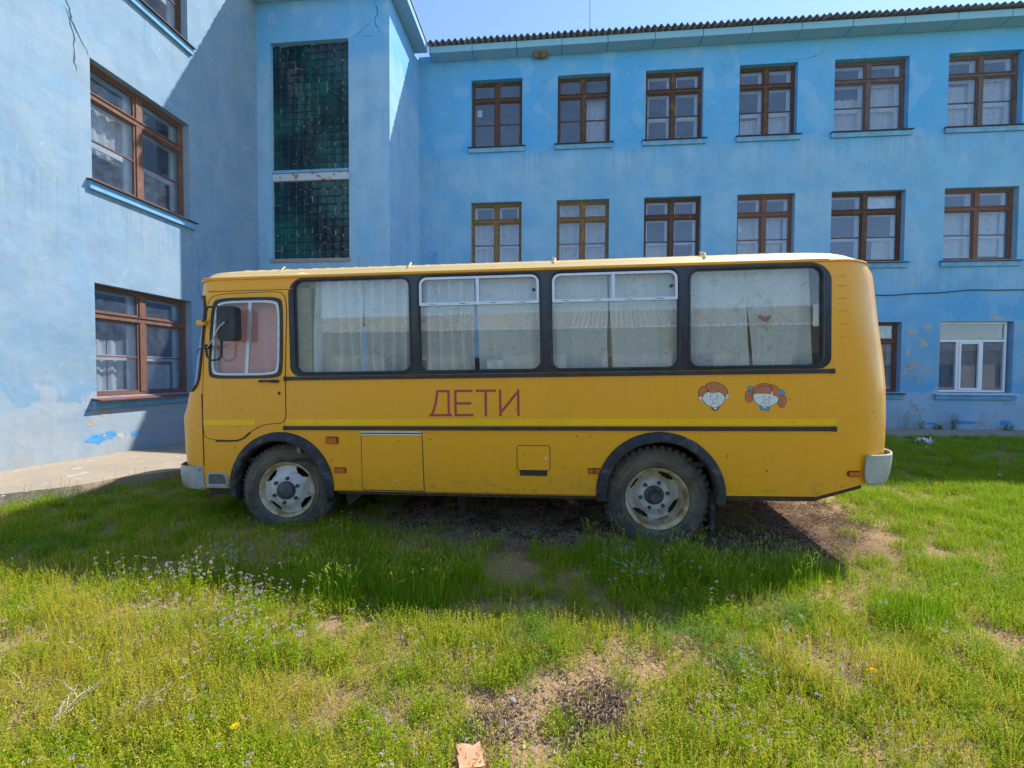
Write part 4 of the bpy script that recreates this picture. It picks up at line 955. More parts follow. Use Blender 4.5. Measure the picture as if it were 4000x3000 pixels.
# wheel arches
ARCHS = {}
for (cx, cz, a0, a1) in ((-.035, .487, -.14, math.pi + .14), (3.642, .497, -.14, math.pi + .12)):
    b = MB(); prof = [(.470, .03), (.474, -.045), (.486, -.058), (.505, -.055), (.515, -.040), (.545, -.030), (.562, -.016), (.565, .004)]
    b.lathe(prof, (cx, 0, cz), 56, a0=a0, a1=a1); bp(b, 'wheel_arch', RUBW, smooth=True, d=False)
    b = MB(); b.lathe([(.512, .002), (.512, .74), (.02, .74)], (cx, 0, cz), 32, a0=-.3, a1=math.pi + .3); bp(b, 'wheel_well', DARKM, smooth=True, d=False)
    b = MB(); b.lathe([(.512, .002), (.512, .74), (.02, .74)], (cx, BW - .742, cz), 32, a0=-.3, a1=math.pi + .3); bp(b, 'wheel_well', DARKM, smooth=True, d=False)
# wheels
def wheel(cx, cy, cz, tr, steer, rear):
    w = MB(); S_ = -1  # near side faces -y; profile d measured from the outer rim plane inwards
    prof = [(.282, .004), (.292, -.012), (.32, -.026), (.37, -.030), (.415, -.020), (tr - .028, .004), (tr - .008, .022), (tr, .05), (tr, .19), (tr - .01, .215), (.40, .25), (.30, .235), (.262, .225)]
    w.lathe(prof, (0, 0, 0), 72); t = w.build('wheel', TYRE, None, smooth=True); t.parent = bus; t.location = (cx, cy, cz); t.rotation_euler = (0, random.uniform(-1, 1), steer)
    # sidewall rings
    q = MB()
    for rr in (.335, .385): q.lathe([(rr - .004, -.0285 if rr < .36 else -.028), (rr, -.0325 if rr < .36 else -.031), (rr + .004, -.0285 if rr < .36 else -.026)], (0, 0, 0), 64)
    q.build('sidewall_ring', TYRE, t, smooth=True)
    nl = 44 if rear else 60; lug0 = None
    for i in range(nl):
        a = 2 * math.pi * i / nl
        if lug0 is None:
            q = MB(); h = .016 if rear else .006; aw = (.030 if rear else .022)
            q.add([(tr - .035, -.004 if rear else .0, -aw * .55), (tr - .035, -.004 if rear else .0, aw * .55), (tr + h, .022, aw * .6), (tr + h, .022, -aw * .6), (tr + h, .112, aw * .6 + .01), (tr + h, .112, -aw * .6 + .01), (tr - .02, .112, aw * .7 + .01), (tr - .02, .112, -aw * .7 + .01), (tr - .04, .03, -aw * .7), (tr - .04, .03, aw * .7)],
                  [(0, 1, 2, 3), (3, 2, 4, 5), (5, 4, 6, 7), (0, 3, 5, 7, 8), (1, 9, 6, 4, 2)])
            lug = lug0 = q.build('tread_block', TYRE, t)
        else: lug = copy_obj(lug0, t)
        lug.parent = t; lug.rotation_euler = (0, -a, 0)
        l2 = copy_obj(lug0, t); l2.parent = t; l2.rotation_euler = (math.pi, -a - .07, 0); l2.location = (0, .235, 0)
    q = MB(); q.lathe([(.285, .004), (.285, -.010), (.279, -.016), (.272, -.012), (.262, .004), (.254, .012), (.250, .03 if not rear else .14), (.236, .05 if not rear else .18)], (0, 0, 0), 64)
    q.build('rim_flange', RIMRUST, t, smooth=True)
    # disc with four holes
    D0 = .012 if not rear else .12
    def disc(r):
        if rear: return .175 - .05 * sstep(.21, .12, r) if r < .22 else .175
        return .030 - .055 * sstep(.225, .13, r)
    q = MB(); nr = 16; na = 96; rs = np.linspace(.085, .246, nr); vs = []; keep = []
    holes = [math.pi * .25 + k * math.pi / 2 + (.35 if rear else -.0) for k in range(4)]
    for a in np.linspace(0, 2 * math.pi, na + 1)[:-1]:
        for r in rs: vs.append((r * math.cos(a), disc(r), r * math.sin(a)))
    for i in range(na):
        for k in range(nr - 1):
            a = 2 * math.pi * (i + .5) / na; r = (rs[k] + rs[k + 1]) / 2; inside = False
            for h in holes:
                da = (a - h + math.pi) % (2 * math.pi) - math.pi
                if (da / .36) ** 2 + ((r - .236) / .046) ** 2 < 1: inside = True
            if not inside: q.f.append((i * nr + k, i * nr + k + 1, ((i + 1) % na) * nr + k + 1, ((i + 1) % na) * nr + k)); q.m.append(0)
    q.v = vs; q.build('wheel_disc', RIM, t, smooth=True)
    q = MB(); q.lathe([(.25, .21), (.02, .21)], (0, 0, 0), 24); q.build('brake_drum', DARKM, t)
    hp = [(.094, disc(.09)), (.088, disc(.09) - .02), (.075, disc(.09) - .035), (.05, disc(.09) - .045), (.002, disc(.09) - .05)] if not rear else [(.094, disc(.09) + .004), (.088, disc(.09) - .01), (.055, disc(.09) - .02), (.052, disc(.09) - .06), (.045, disc(.09) - .07), (.002, disc(.09) - .072)]
    q = MB(); q.lathe(hp, (0, 0, 0), 28); hb = q.build('hub', HUB, t, smooth=True)
    if rear:
        for k in range(8):
            a = 2 * math.pi * k / 8; q = MB(); q.lathe([(.009, .0), (.009, -.012), (.002, -.014)], (.070 * math.cos(a), disc(.09) - .015, .070 * math.sin(a)), 6); q.build('hub_bolt', HUB, hb)
    n0 = None
    for k in range(6):
        a = 2 * math.pi * k / 6 + .28
        if n0 is None:
            q = MB(); q.lathe([(.019, .002), (.019, -.016), (.014, -.02), (.012, -.034), (.001, -.036)], (0, 0, 0), 6); n_ = n0 = q.build('wheel_nut', HUB, t)
        else: n_ = copy_obj(n0, t)
        n_.parent = t; n_.location = (.125 * math.cos(a), disc(.125), .125 * math.sin(a))
    return t
wheel(-.015, .065, .452, .462, R(8), False); wheel(3.629, .062, .438, .468, 0, True)
def tree_copy(o, parent):
    c = copy_obj(o, parent)
    for ch in [x for x in bpy.data.objects if x.parent == o]: tree_copy(ch, c)
    return c
for wv_, xx, zz in ((0, -.015, .452), (1, 3.629, .438)):
    src = [o for o in bus.children if o.name.split('.')[0] == 'wheel'][wv_]
    c = tree_copy(src, bus); c.location = (xx, BW - .065, zz); c.rotation_euler = (0, .4, math.pi + (R(6) if wv_ == 0 else 0))
# axles, chassis, exhaust, mud flaps
b = MB(); b.box((-.9, .62, .50), (4.9, .75, .66)); b.box((-.9, BW - .75, .50), (4.9, BW - .62, .66)); b.tube([(-.015, .25, .44), (-.015, BW - .25, .44)], .05, 10); b.tube([(3.629, .3, .44), (3.629, BW - .3, .44)], .065, 10)
b.lathe([(.02, -.12), (.15, -.1), (.17, 0), (.15, .1), (.02, .12)], (3.629, BW / 2, .43), 20); b.box((1.6, .8, .36), (2.3, 1.5, .56)); bp(b, 'chassis', DARKM, d=False)
b = MB(); b.box((.556, .012, .435), (3.095, .30, .482)); b.box((.556, .0, .47), (3.095, .012, .484)); bp(b, 'sill_rail', RUST, bevel=.004, d=False)
b = MB(); b.prism([(4.195, .455), (4.94, .462), (4.965, .478), (5.30, .585), (5.30, .612), (4.94, .522), (4.195, .502)], .004, .4, PB); bp(b, 'sill_rail', RUST, bevel=.003, d=False)
b = MB(); b.box((-.86, .02, .40), (-.62, .3, .462)); bp(b, 'sill_rail', RUST, d=False)
b = MB(); b.tube([(2.35, .75, .45), (2.62, .42, .42), (2.80, .22, .40), (2.90, .10, .375)], .032, 12, caps=False); b.tube([(2.80, .22, .40), (2.90, .10, .375)], .037, 12, caps=False); b.tube([(2.885, .12, .40), (2.885, .14, .50)], .006, 5); bp(b, 'exhaust_pipe', EXH, smooth=True, d=False)
b = MB(); b.tube([(2.899, .101, .3755), (2.901, .099, .375)], .029, 12); bp(b, 'exhaust_bore', DARKM, d=False)
b = MB(); b.box((2.46, .25, .405), (2.72, .30, .45)); bp(b, 'heat_shield', EXH, d=False, bevel=.01)
b = MB(); b.prism([(.585, .47), (.60, .35), (.625, .29), (.80, .43), (.80, .47)], .10, .107, PB); bp(b, 'mud_flap', RUB, d=False)
b = MB(); b.prism([(4.09, .50), (4.14, .52), (4.105, .10), (4.075, .12)], .02, .30, PB); bp(b, 'mud_flap', RUBW, d=False)
b = MB(); b.prism([(1.70, .44), (1.80, .44), (1.785, .20), (1.755, .13), (1.72, .18)], .28, .30, PB); bp(b, 'hanging_bracket', DARKM, d=False)
# luggage hatch, fuel flap
seam = lambda pts, r=.0032, nm='panel_gap', par=bus: bp(MB().tube([(p[0], -.0012, p[1]) for p in pts], r, 5), nm, RUB, par, d=False)
b = MB(); b.box((.828, -.0025, .487), (1.448, -.0004, 1.018)); ht = bp(b, 'luggage_hatch', YEL, d=False)
seam([(.824, 1.065), (.826, .482)], par=ht); seam([(1.440, 1.065), (1.453, .482)], .0045, par=ht); seam([(.826, .484), (1.453, .484)], par=ht)
b = MB(); b.box((.822, -.010, 1.046), (1.442, -.0006, 1.064)); b.box((.822, -.008, 1.020), (1.442, -.0006, 1.036)); bp(b, 'hinge_strip', ALU, ht, bevel=.002, d=False)
b = MB(); b.box((.823, -.005, 1.037), (1.441, -.0008, 1.045)); bp(b, 'hinge_shadow', RUB, ht, d=False)
b = MB(); b.lathe([(.002, -.009), (.012, -.008), (.015, -.0005)], (1.17, 0, .565), 12); bp(b, 'hatch_lock', GREYP, ht, smooth=True, d=False)
ff = rrect(2.358, 2.662, .701, .931, .022, 4)
b = MB(); b.prism(ff, -.004, -.0004, PB); fl = bp(b, 'fuel_flap', YEL, d=False, bevel=.0015)
b = MB(); b.tube([(p[0], -.001, p[1]) for p in ff], .0045, 5, closed=True); bp(b, 'flap_gap', RUB, fl, d=False)
b = MB(); b.lathe([(.002, -.010), (.013, -.010), (.016, -.004)], (2.626, 0, .811), 14); bp(b, 'flap_lock', ALU, fl, smooth=True, d=False)
b = MB(); b.prism(rrect(2.380, 2.636, .650, .696, [.012, .012, .003, .003], 3), -.006, -.0005, PB); bp(b, 'black_slot', RUB, d=False)
# lamps
def lamp(x0, x1, z0, z1, name, deep=.018, round_=.006):
    b = MB(); b.prism(rrect(x0, x1, z0, z1, round_, 3), -deep * .5, -.0005, PB); h = bp(b, name, RUB, d=False, bevel=.002)
    b = MB(); b.prism(rrect(x0 + .006, x1 - .006, z0 + .006, z1 - .006, max(.002, round_ - .003), 3), -deep, -deep * .4, PB); bp(b, 'lens', ORANGE, h, bevel=.003, d=False); return h
lamp(.462, .585, .938, 1.006, 'turn_signal', .03); lamp(.541, .658, .648, .703, 'side_marker')
h = lamp(3.010, 3.117, .676, .729, 'side_marker'); b = MB(); b.box((3.049, -.0195, .682), (3.078, -.0175, .723)); bp(b, 'lens_divider', simple('dark_orange_lens', (.25, .07, .012), .3), h, d=False)
lamp(5.184, 5.288, .684, .734, 'side_marker', .02, .018)
# rear embossed ridges
for k, zz in enumerate((2.45, 2.36, 2.245, 2.13, 2.01, 1.89)):
    b = MB(); x0 = 5.10 + k * .006; b.add([(x0, -.001, zz), (x0 + .07, -.001, zz), (x0 + .07, -.001, zz + .012), (x0, -.001, zz + .012), (x0 + .005, -.009 if k else -.003, zz + .004), (x0 + .06, -.004, zz + .006)], [(0, 1, 5, 4), (1, 2, 5), (2, 3, 4, 5), (3, 0, 4)])
    bp(b, 'embossed_ridge', YEL)
# bumpers
def bumper(side):
    b = MB(); rows = []
    if side == 'front':
        for z, o_x in ((.455, -.02), (.47, .02), (.56, .04), (.60, .05), (.685, .045), (.695, .03)):
            x0 = xf(.7) - o_x; r = .33; row = [(-.885 + (z - .46) * -.08, -.012, z)]
            for a in np.linspace(math.pi * 1.5, math.pi, 8): row.append((x0 + r + r * math.cos(a), -.012 + r + r * math.sin(a), z))
            row.append((x0, BW / 2, z)); row += [(p[0], BW - p[1], z) for p in row[-2::-1]]; rows.append(row)
    else:
        for z, o_x, xs in ((.622, -.11, 5.335), (.64, -.05, 5.318), (.70, .0, 5.306), (.78, .022, 5.312), (.855, .025, 5.32), (.872, .01, 5.335)):
            x1 = xr_(.8) + o_x - .015; r = x1 - xs - .012; row = [(xs, -.014, z)]
            for a in np.linspace(-math.pi / 2, 0, 8): row.append((x1 - r + r * math.cos(a), -.014 + r + r * math.sin(a), z))
            row.append((x1, BW / 2, z)); row += [(p[0], BW - p[1], z) for p in row[-2::-1]]; rows.append(row)
    n = len(rows[0]); b.add([p for r_ in rows for p in r_], [(j * n + i, j * n + i + 1, (j + 1) * n + i + 1, (j + 1) * n + i) for j in range(len(rows) - 1) for i in range(n - 1)])
    o = bp(b, side + '_bumper', GREYP, smooth=True, d=False); m = o.modifiers.new('s', 'SOLIDIFY'); m.thickness = .012; m.offset = -1 if side == 'front' else 1
    return o
fb = bumper('front'); rb = bumper('rear')
for (x, z, p) in ((-.93, .66, fb), (-.91, .475, fb), (5.355, .80, rb), (5.335, .645, rb)):
    b = MB(); b.lathe([(.001, -.020), (.007, -.019), (.009, -.012)], (x, 0, z), 10); bp(b, 'bolt', HUB, p, smooth=True, d=False)
# cab step
st_o = rrect(-.86, -.618, .478, .635, [.01, .01, .07, .05], 5); st_i = rrect(-.838, -.64, .515, .615, [.005, .005, .055, .035], 5)
b = MB(); b.prism(st_o, -.010, .0, PB, [st_i]); sp_ = bp(b, 'cab_step', GREYP, d=False, bevel=.003)
b = MB(); b.add([(p[0], -.009, p[1]) for p in st_i] + [(p[0] * .9 - .07, -.002, p[1] * .9 + .055) for p in st_i], [(i, (i + 1) % len(st_i), len(st_i) + (i + 1) % len(st_i), len(st_i) + i) for i in range(len(st_i))] + [tuple(len(st_i) + i for i in range(len(st_i)))]); bp(b, 'step_recess', simple('dark_grey_plastic', (.12, .13, .12), .7), sp_, d=False)
b = MB(); b.box((-.845, -.022, .492), (-.632, -.008, .516)); bp(b, 'step_tread', GREYP, sp_, bevel=.003, d=False)
b = MB(); b.box((-.895, -.004, 1.44), (-.889, -.0005, .70)); b.box((-.892, -.003, .70), (-.886, -.0005, 1.44)); bp(b, 'corner_seam', RUST, d=False)
# mirror with arms
b = MB()
b.tube([(-.845, -.005, 2.16), (-.80, -.06, 2.17), (-.745, -.09, 2.19), (-.735, -.09, 2.27), (-.705, -.09, 2.308), (-.60, -.09, 2.312), (-.570, -.09, 2.275), (-.566, -.09, 2.0), (-.576, -.09, 1.825), (-.605, -.09, 1.785), (-.69, -.09, 1.778), (-.735, -.09, 1.82), (-.748, -.085, 1.90), (-.80, -.04, 1.925), (-.84, -.005, 1.925)], .011, 8)
mi = bp(b, 'mirror_bracket', RUB, smooth=True, d=False)
b = MB(); b.box((-.865, -.07, 2.135), (-.775, .0, 2.185)); b.box((-.80, -.02, 2.12), (-.755, -.003, 2.20)); bp(b, 'bracket_clamp', YEL, mi, bevel=.006, d=False)
b = MB(); b.box((-.80, -.085, 1.895), (-.755, -.03, 1.94)); b.tube([(-.775, -.06, 1.905), (-.82, -.09, 1.895), (-.84, -.09, 1.865), (-.832, -.09, 1.845)], .006, 6); bp(b, 'bracket_clamp', RUB, mi, bevel=.004, d=False)
mo = rrect(-.560, -.365, 1.965, 2.30, .04, 6)
b = MB(); b.prism(mo, -.155, -.07, PB); bp(b, 'mirror_housing', RUB, mi, bevel=.03, smooth=True, d=False)
b = MB(); b.prism(inset_poly(mo, .02), -.069, -.066, PB); bp(b, 'mirror_glass', ALU, mi, d=False)
b = MB(); b.tube([(-.455, -.16, 2.155), (-.50, -.19, 2.10), (-.63, -.13, 1.98), (-.72, -.09, 1.915), (-.775, -.06, 1.90)], .006, 6); bp(b, 'mirror_stay', ALU, mi, smooth=True, d=False)
b = MB(); b.lathe([(.002, -.172), (.014, -.17), (.02, -.156)], (-.455, 0, 2.155), 12); bp(b, 'ball_joint', RUB, mi, smooth=True, d=False)
# ---------------------------------------------------------------- low building behind the camera (seen mirrored in the bus windows)
LBW = simple('limewashed_wall', (.44, .40, .32), .9, c2=(.35, .32, .26), scale=2)
low = empty('low_building', 'low plastered outbuilding with a corrugated roof, seen mirrored in the bus windows', 'building', loc=(2, -6.6, 0), rz=R(-1.5))
b = MB(); b.prism(rect(-16, 52, -.2, 3.15), 0, .3, lambda a, d, z: (a, -d, z), [rect(a, a + 1.2, .9, 2.3) for a in np.arange(-13, 50, 3.4)]); b.build('wall', LBW, low)
for a in np.arange(-13, 50, 3.4):
    b = MB(); b.box((a, -.2, .9), (a + 1.2, -.15, 2.3)); b.box((a + .57, -.15, .9), (a + .63, -.1, 2.3)); b.build('window', BLK, low)
lsh = corr(2.4, 1.15, R(20), amp=.03)
l0 = None
for i in range(61):
    if l0 is None: o = l0 = lsh.build('roof_sheet', ASB_FAR, low, smooth=True)
    else: o = copy_obj(l0, low)
    o.rotation_euler = (0, 0, math.pi); o.location = (53 - i * 1.115, .38, 3.14 + (.01 if i % 2 else 0))
for (x0, w_, h_) in ((9, 5, 1.5),):
    b = MB(); b.add([(x0, -3, 4.0), (x0 + w_, -3, 4.0), (x0 + w_ * .5 + .8, -5, 4 + h_), (x0 + w_ * .5 - .8, -5, 4 + h_), (x0, -7, 4.0), (x0 + w_, -7, 4.0)], [(0, 1, 2, 3), (1, 5, 2), (0, 3, 4), (3, 2, 5, 4)]); b.build('hipped_roof', ASB_FAR, low)

# ---------------------------------------------------------------- vegetation
src = bpy.data.collections.new('plant_sources')
def leaf(vs, fs, ms, base, d, L, w, droop=.3, m=0, fold=.25, up=Vector((0, 0, 1))):
    """small pointed leaf: base point, direction, length, width"""
    d = d.normalized(); s = d.cross(up)
    if s.length < .05: s = Vector((1, 0, 0))
    s.normalize(); n = s.cross(d).normalized(); o = len(vs)
    p1 = base + d * L * .5 + n * L * .08; p2 = base + d * L * .92 - n * L * droop
    vs += [base, p1 + s * w * .5 + n * w * fold, p1, p1 - s * w * .5 + n * w * fold, p2]
    fs += [(o, o + 2, o + 1), (o, o + 3, o + 2), (o + 1, o + 2, o + 4), (o + 2, o + 3, o + 4)]; ms += [m] * 4
def blade(vs, fs, ms, base, az, h, w, lean, m=0):
    d = Vector((math.cos(az), math.sin(az), 0)); s = Vector((-math.sin(az), math.cos(az), 0)); o = len(vs); n = 3
    for k in range(n + 1):
        t = k / n; p = base + Vector((0, 0, h * (t - .25 * lean * t * t))) + d * h * lean * t * t; ww = w * (1 - t * .85) * .5
        vs += [p - s * ww, p + s * ww]
    fs += [(o + 2 * k, o + 2 * k + 1, o + 2 * k + 3, o + 2 * k + 2) for k in range(n)]; ms += [m] * n
def stem(vs, fs, ms, a, b_, w, m=0):
    d = (b_ - a); s = d.cross(Vector((random.uniform(-1, 1), random.uniform(-1, 1), .1)))
    if s.length < 1e-4: s = Vector((1, 0, 0))
    s.normalize(); o = len(vs); vs += [a - s * w, a + s * w, b_ + s * w * .7, b_ - s * w * .7]; fs.append((o, o + 1, o + 2, o + 3)); ms.append(m)
ru = random.uniform
def rdir(zl=-.2, zh=.9):
    a = ru(0, 2 * math.pi); z = ru(zl, zh); c = math.sqrt(max(0, 1 - z * z)); return Vector((c * math.cos(a), c * math.sin(a), z))
def disc_pt(r): a = ru(0, 2 * math.pi); q = r * math.sqrt(random.random()); return Vector((q * math.cos(a), q * math.sin(a), 0))
def source(kind, k):
    vs, fs, ms = [], [], []
    if kind == 'tuft':      # green grass tuft
        for _ in range(46): blade(vs, fs, ms, disc_pt(.10), ru(0, 6.3), ru(.05, .17), ru(.003, .006), ru(.1, 1.0), 0)
        for _ in range(4): blade(vs, fs, ms, disc_pt(.09), ru(0, 6.3), ru(.06, .16), .004, ru(.3, .9), 1)
        mats = [L_GRASS, L_YEL]
    elif kind == 'headed':  # tall grass with soft heads
        for _ in range(26): blade(vs, fs, ms, disc_pt(.09), ru(0, 6.3), ru(.10, .22), ru(.004, .007), ru(.1, .5), 0)
        for _ in range(7):
            a = disc_pt(.08); h = ru(.19, .30); l = disc_pt(.06); t = a + l + Vector((0, 0, h)); stem(vs, fs, ms, a, t, .0012, 0)
            hd = (l * .8 + Vector((0, 0, .05))).normalized()
            for q in range(12):
                s = q / 12; p = t + hd * s * .055 - Vector((0, 0, .012 * s * s)); dd = (hd + rdir(-.2, .6) * .35).normalized(); leaf(vs, fs, ms, p, dd, .022 * (1.1 - s * .4), .0045, .05, 1)
        mats = [L_GRASS, L_HEAD]
    elif kind == 'weed':    # low leafy weeds
        for _ in range(15):
            a = disc_pt(.10); h = ru(.02, .10); top = a + disc_pt(.03) + Vector((0, 0, h)); stem(vs, fs, ms, a, top, .0009, 0)
            for q in range(7):
                t = (q + .6) / 7; p = a.lerp(top, t); leaf(vs, fs, ms, p, rdir(.0, .8), ru(.010, .024), ru(.005, .010), ru(0, .3), 0 if random.random() < .7 else 1)
        mats = [L_MID, L_YEL]
    elif kind == 'yellow':  # thin yellowing stalks with pods
        for _ in range(16):
            a = disc_pt(.11); h = ru(.05, .15); top = a + disc_pt(.05) + Vector((0, 0, h)); stem(vs, fs, ms, a, top, .0009, 0)
            for q in range(9):
                t = (q + .6) / 9; leaf(vs, fs, ms, a.lerp(top, t), rdir(.2, .9), ru(.007, .014), ru(.003, .006), .1, 0 if random.random() < .6 else 1)
        for _ in range(6): blade(vs, fs, ms, disc_pt(.1), ru(0, 6.3), ru(.05, .12), .003, ru(.2, .8), 1)
        mats = [L_YEL, L_MID]
    elif kind == 'lilac':   # stalks with small lilac flower heads
        for _ in range(6):
            a = disc_pt(.11); h = ru(.13, .26); top = a + disc_pt(.06) + Vector((0, 0, h)); stem(vs, fs, ms, a, top, .0012, 0)
            for q in range(10):
                t = (q + .3) / 12; leaf(vs, fs, ms, a.lerp(top, t), rdir(.1, .7), ru(.02, .04) * (1.1 - t * .6), ru(.006, .011), ru(.1, .4), 0)
            for q in range(9): leaf(vs, fs, ms, top + rdir(-.3, 1) * .009 * ru(.3, 1.4), rdir(-.1, .9), ru(.006, .010), ru(.005, .008), .1, 1)
        mats = [L_MID, L_LILAC]
    elif kind == 'feather': # fine feathery leaves
        for _ in range(20):
            a = disc_pt(.10); d = (rdir(.25, 1)); L = ru(.07, .17); stem(vs, fs, ms, a, a + d * L, .0009, 0)
            for q in range(12):
                t = (q + 1) / 12; leaf(vs, fs, ms, a + d * L * t, (d * .4 + rdir(-.3, .6)).normalized(), ru(.012, .024), ru(.0025, .0045), .1, 0)
        mats = [L_DARK]
    elif kind == 'broad':   # rosette of broad leaves
        for _ in range(9): leaf(vs, fs, ms, disc_pt(.01), rdir(.15, .75), ru(.04, .075), ru(.014, .024), ru(.15, .4), 0)
        mats = [L_MID]
    elif kind == 'litter':  # dry pods and leaf litter
        for _ in range(46):
            p = disc_pt(.13) + Vector((0, 0, ru(.004, .024))); d = rdir(-.15, .4); leaf(vs, fs, ms, p, d, ru(.018, .055), ru(.006, .013), ru(-.1, .3), 0, .7)
        for _ in range(5): a = disc_pt(.12) + Vector((0, 0, .006)); stem(vs, fs, ms, a, a + rdir(-.05, .15) * ru(.04, .10), .0016, 0)
        mats = [L_DRY]
    elif kind == 'clod':
        for _ in range(26):
            c = disc_pt(.13); s_ = ru(.002, .007) * (2 if random.random() < .08 else 1); o = len(vs); a0 = ru(0, 3)
            for q in range(5): vs.append(c + Vector((math.cos(a0 + q * 1.257), math.sin(a0 + q * 1.257), 0)) * s_ * ru(.7, 1.3) + Vector((0, 0, .001)))
            vs.append(c + Vector((ru(-.3, .3) * s_, ru(-.3, .3) * s_, s_ * ru(.6, 1.1)))); fs += [(o + q, o + (q + 1) % 5, o + 5) for q in range(5)]; ms += [0] * 5
        mats = [CLOD]
    elif kind == 'straw':
        for _ in range(10): blade(vs, fs, ms, disc_pt(.1), ru(0, 6.3), ru(.04, .12), .0028, ru(.5, 1.4), 0)
        for _ in range(10): a = disc_pt(.1) + Vector((0, 0, .006)); stem(vs, fs, ms, a, a + rdir(-.02, .2) * ru(.03, .1), .0012, 0)
        mats = [L_STALK]
    me = bpy.data.meshes.new(kind); me.from_pydata([tuple(v) for v in vs], [], fs)
    for q in mats: me.materials.append(q)
    me.polygons.foreach_set('material_index', ms); return me
CLOD = simple('soil_clod', (.47, .33, .18), .95, c2=(.34, .23, .125), scale=30)
def scatter(name, kind, pts, nvar=4):
    """pts: list of (u, v, z, rot, scale, tiltx, tilty)"""
    cl = bpy.data.collections.new('src_' + kind)
    for k in range(nvar):
        o = bpy.data.objects.new('src_%s_%02d' % (kind, k), source(kind, k)); cl.objects.link(o)
    me = bpy.data.meshes.new(name); me.from_pydata([(p[0], p[1], p[2]) for p in pts], [], [])
    a = me.attributes.new('rot', 'FLOAT_VECTOR', 'POINT'); a.data.foreach_set('vector', [c for p in pts for c in (p[5], p[6], p[3])])
    a = me.attributes.new('scl', 'FLOAT', 'POINT'); a.data.foreach_set('value', [p[4] for p in pts])
    a = me.attributes.new('idx', 'INT', 'POINT'); a.data.foreach_set('value', [random.randrange(nvar) for p in pts])
    o = bpy.data.objects.new(name, me); COL.objects.link(o); o.rotation_euler.z = BROT
    ng = bpy.data.node_groups.new('scatter_' + name, 'GeometryNodeTree')
    ng.interface.new_socket('Geometry', in_out='INPUT', socket_type='NodeSocketGeometry'); ng.interface.new_socket('Geometry', in_out='OUTPUT', socket_type='NodeSocketGeometry')
    N = ng.nodes.new; gi = N('NodeGroupInput'); go = N('NodeGroupOutput'); ip = N('GeometryNodeInstanceOnPoints'); ci = N('GeometryNodeCollectionInfo')
    ci.inputs['Collection'].default_value = cl; ci.inputs['Separate Children'].default_value = True; ci.inputs['Reset Children'].default_value = True
    def attr(nm, ty): q = N('GeometryNodeInputNamedAttribute'); q.data_type = ty; q.inputs[0].default_value = nm; return [x for x in q.outputs if x.enabled][0]
    Lk = ng.links.new; Lk(gi.outputs[0], ip.inputs['Points']); Lk(ci.outputs[0], ip.inputs['Instance']); ip.inputs['Pick Instance'].default_value = True
    Lk(attr('idx', 'INT'), ip.inputs['Instance Index']); Lk(attr('rot', 'FLOAT_VECTOR'), ip.inputs['Rotation']); Lk(attr('scl', 'FLOAT'), ip.inputs['Scale']); Lk(ip.outputs[0], go.inputs[0])
    m = o.modifiers.new('scatter', 'NODES'); m.node_group = ng
    return o
# density maps
def pn(u, v, s, k): return noise.noise(Vector((u * s, v * s, k)))
def on_apron(u, v):
    if u < float(np.interp(v, [-1, 2.5, 3.95, 4.4, 5.35, 7, 9.5], [-6.5, -6.4, -5.75, -5.4, -5.0, -4.6, -4.4])) - .05: return True
    if v > 10.30 or (v > 8.25 and u < -3.3): return True
    return False
def in_view(u, v): return v > .6 and abs(u - .09 * v) < 1.28 * v + 1.2
SH = [gpx(x, y, .1) for x, y in ((1000, 1200), (1480, 1350))]
feath = [(gpx(1500, 1385, .08), (.30, .22)), (gpx(1560, 1430, .06), (.25, .14)), (gpx(1160, 1385, .06), (.16, .14)), (gpx(1690, 1330, .1), (.3, .2)), (gpx(1470, 1320, .1), (.16, .14)), (gpx(120, 1190, .1), (.35, .25))]
lilz = [(gpx(560, 1260, .1), (1.0, .55)), (gpx(480, 1350, .1), (.5, .3)), (gpx(150, 1090, .15), (1.2, .6)), (gpx(1690, 1500, .05), (.35, .18)), (gpx(1480, 1570, .04), (.3, .15)), (gpx(1350, 1270, .1), (.7, .25)), (gpx(600, 1430, .05), (.5, .25)), (gpx(700, 1250, .1), (.5, .3))]
dryz = [(gpx(300, 1370, .08), (.9, .45)), (gpx(520, 1180, .1), (.5, .35)), (gpx(250, 1500, .05), (.7, .3)), (gpx(1800, 1440, .06), (.5, .25)), (gpx(620, 1520, .04), (.35, .2))]
tallz = [(gpx(850, 1250, .1), (1.0, .45)), (gpx(1500, 1220, .1), (1.3, .55)), (gpx(1750, 1180, .1), (.5, .4)), (gpx(2000, 1330, .1), (.35, .3))]
def zone(zs, u, v): return max((1 - sstep(.55, 1.15, math.hypot((u - c[0]) / r[0], (v - c[1]) / r[1]))) for c, r in zs)
sandz = [(gpx(1152, 1625, .04), (.15, .15)), (gpx(1230, 1480, .05), (.24, .08)), (gpx(1100, 1242, .08), (.17, .2))]
litz = [(gpx(1070, 1555, .05), (.17, .19)), (gpx(1290, 1550, .05), (.18, .19)), (gpx(1150, 1120, .05), (2.6, 1.2)), (gpx(1650, 1120, .05), (1.3, .8)), (gpx(500, 1085, .05), (.4, .4))]
P = {k: [] for k in ('tuft', 'headed', 'weed', 'yellow', 'lilac', 'feather', 'broad', 'litter', 'straw', 'clod')}
def putp(k, u, v, s, lift=0): P[k].append((u, v, terr(u, v) + .008 + lift, ru(0, 6.28), s, ru(-.12, .12), ru(-.12, .12)))
TOT = 32000
cand = 0
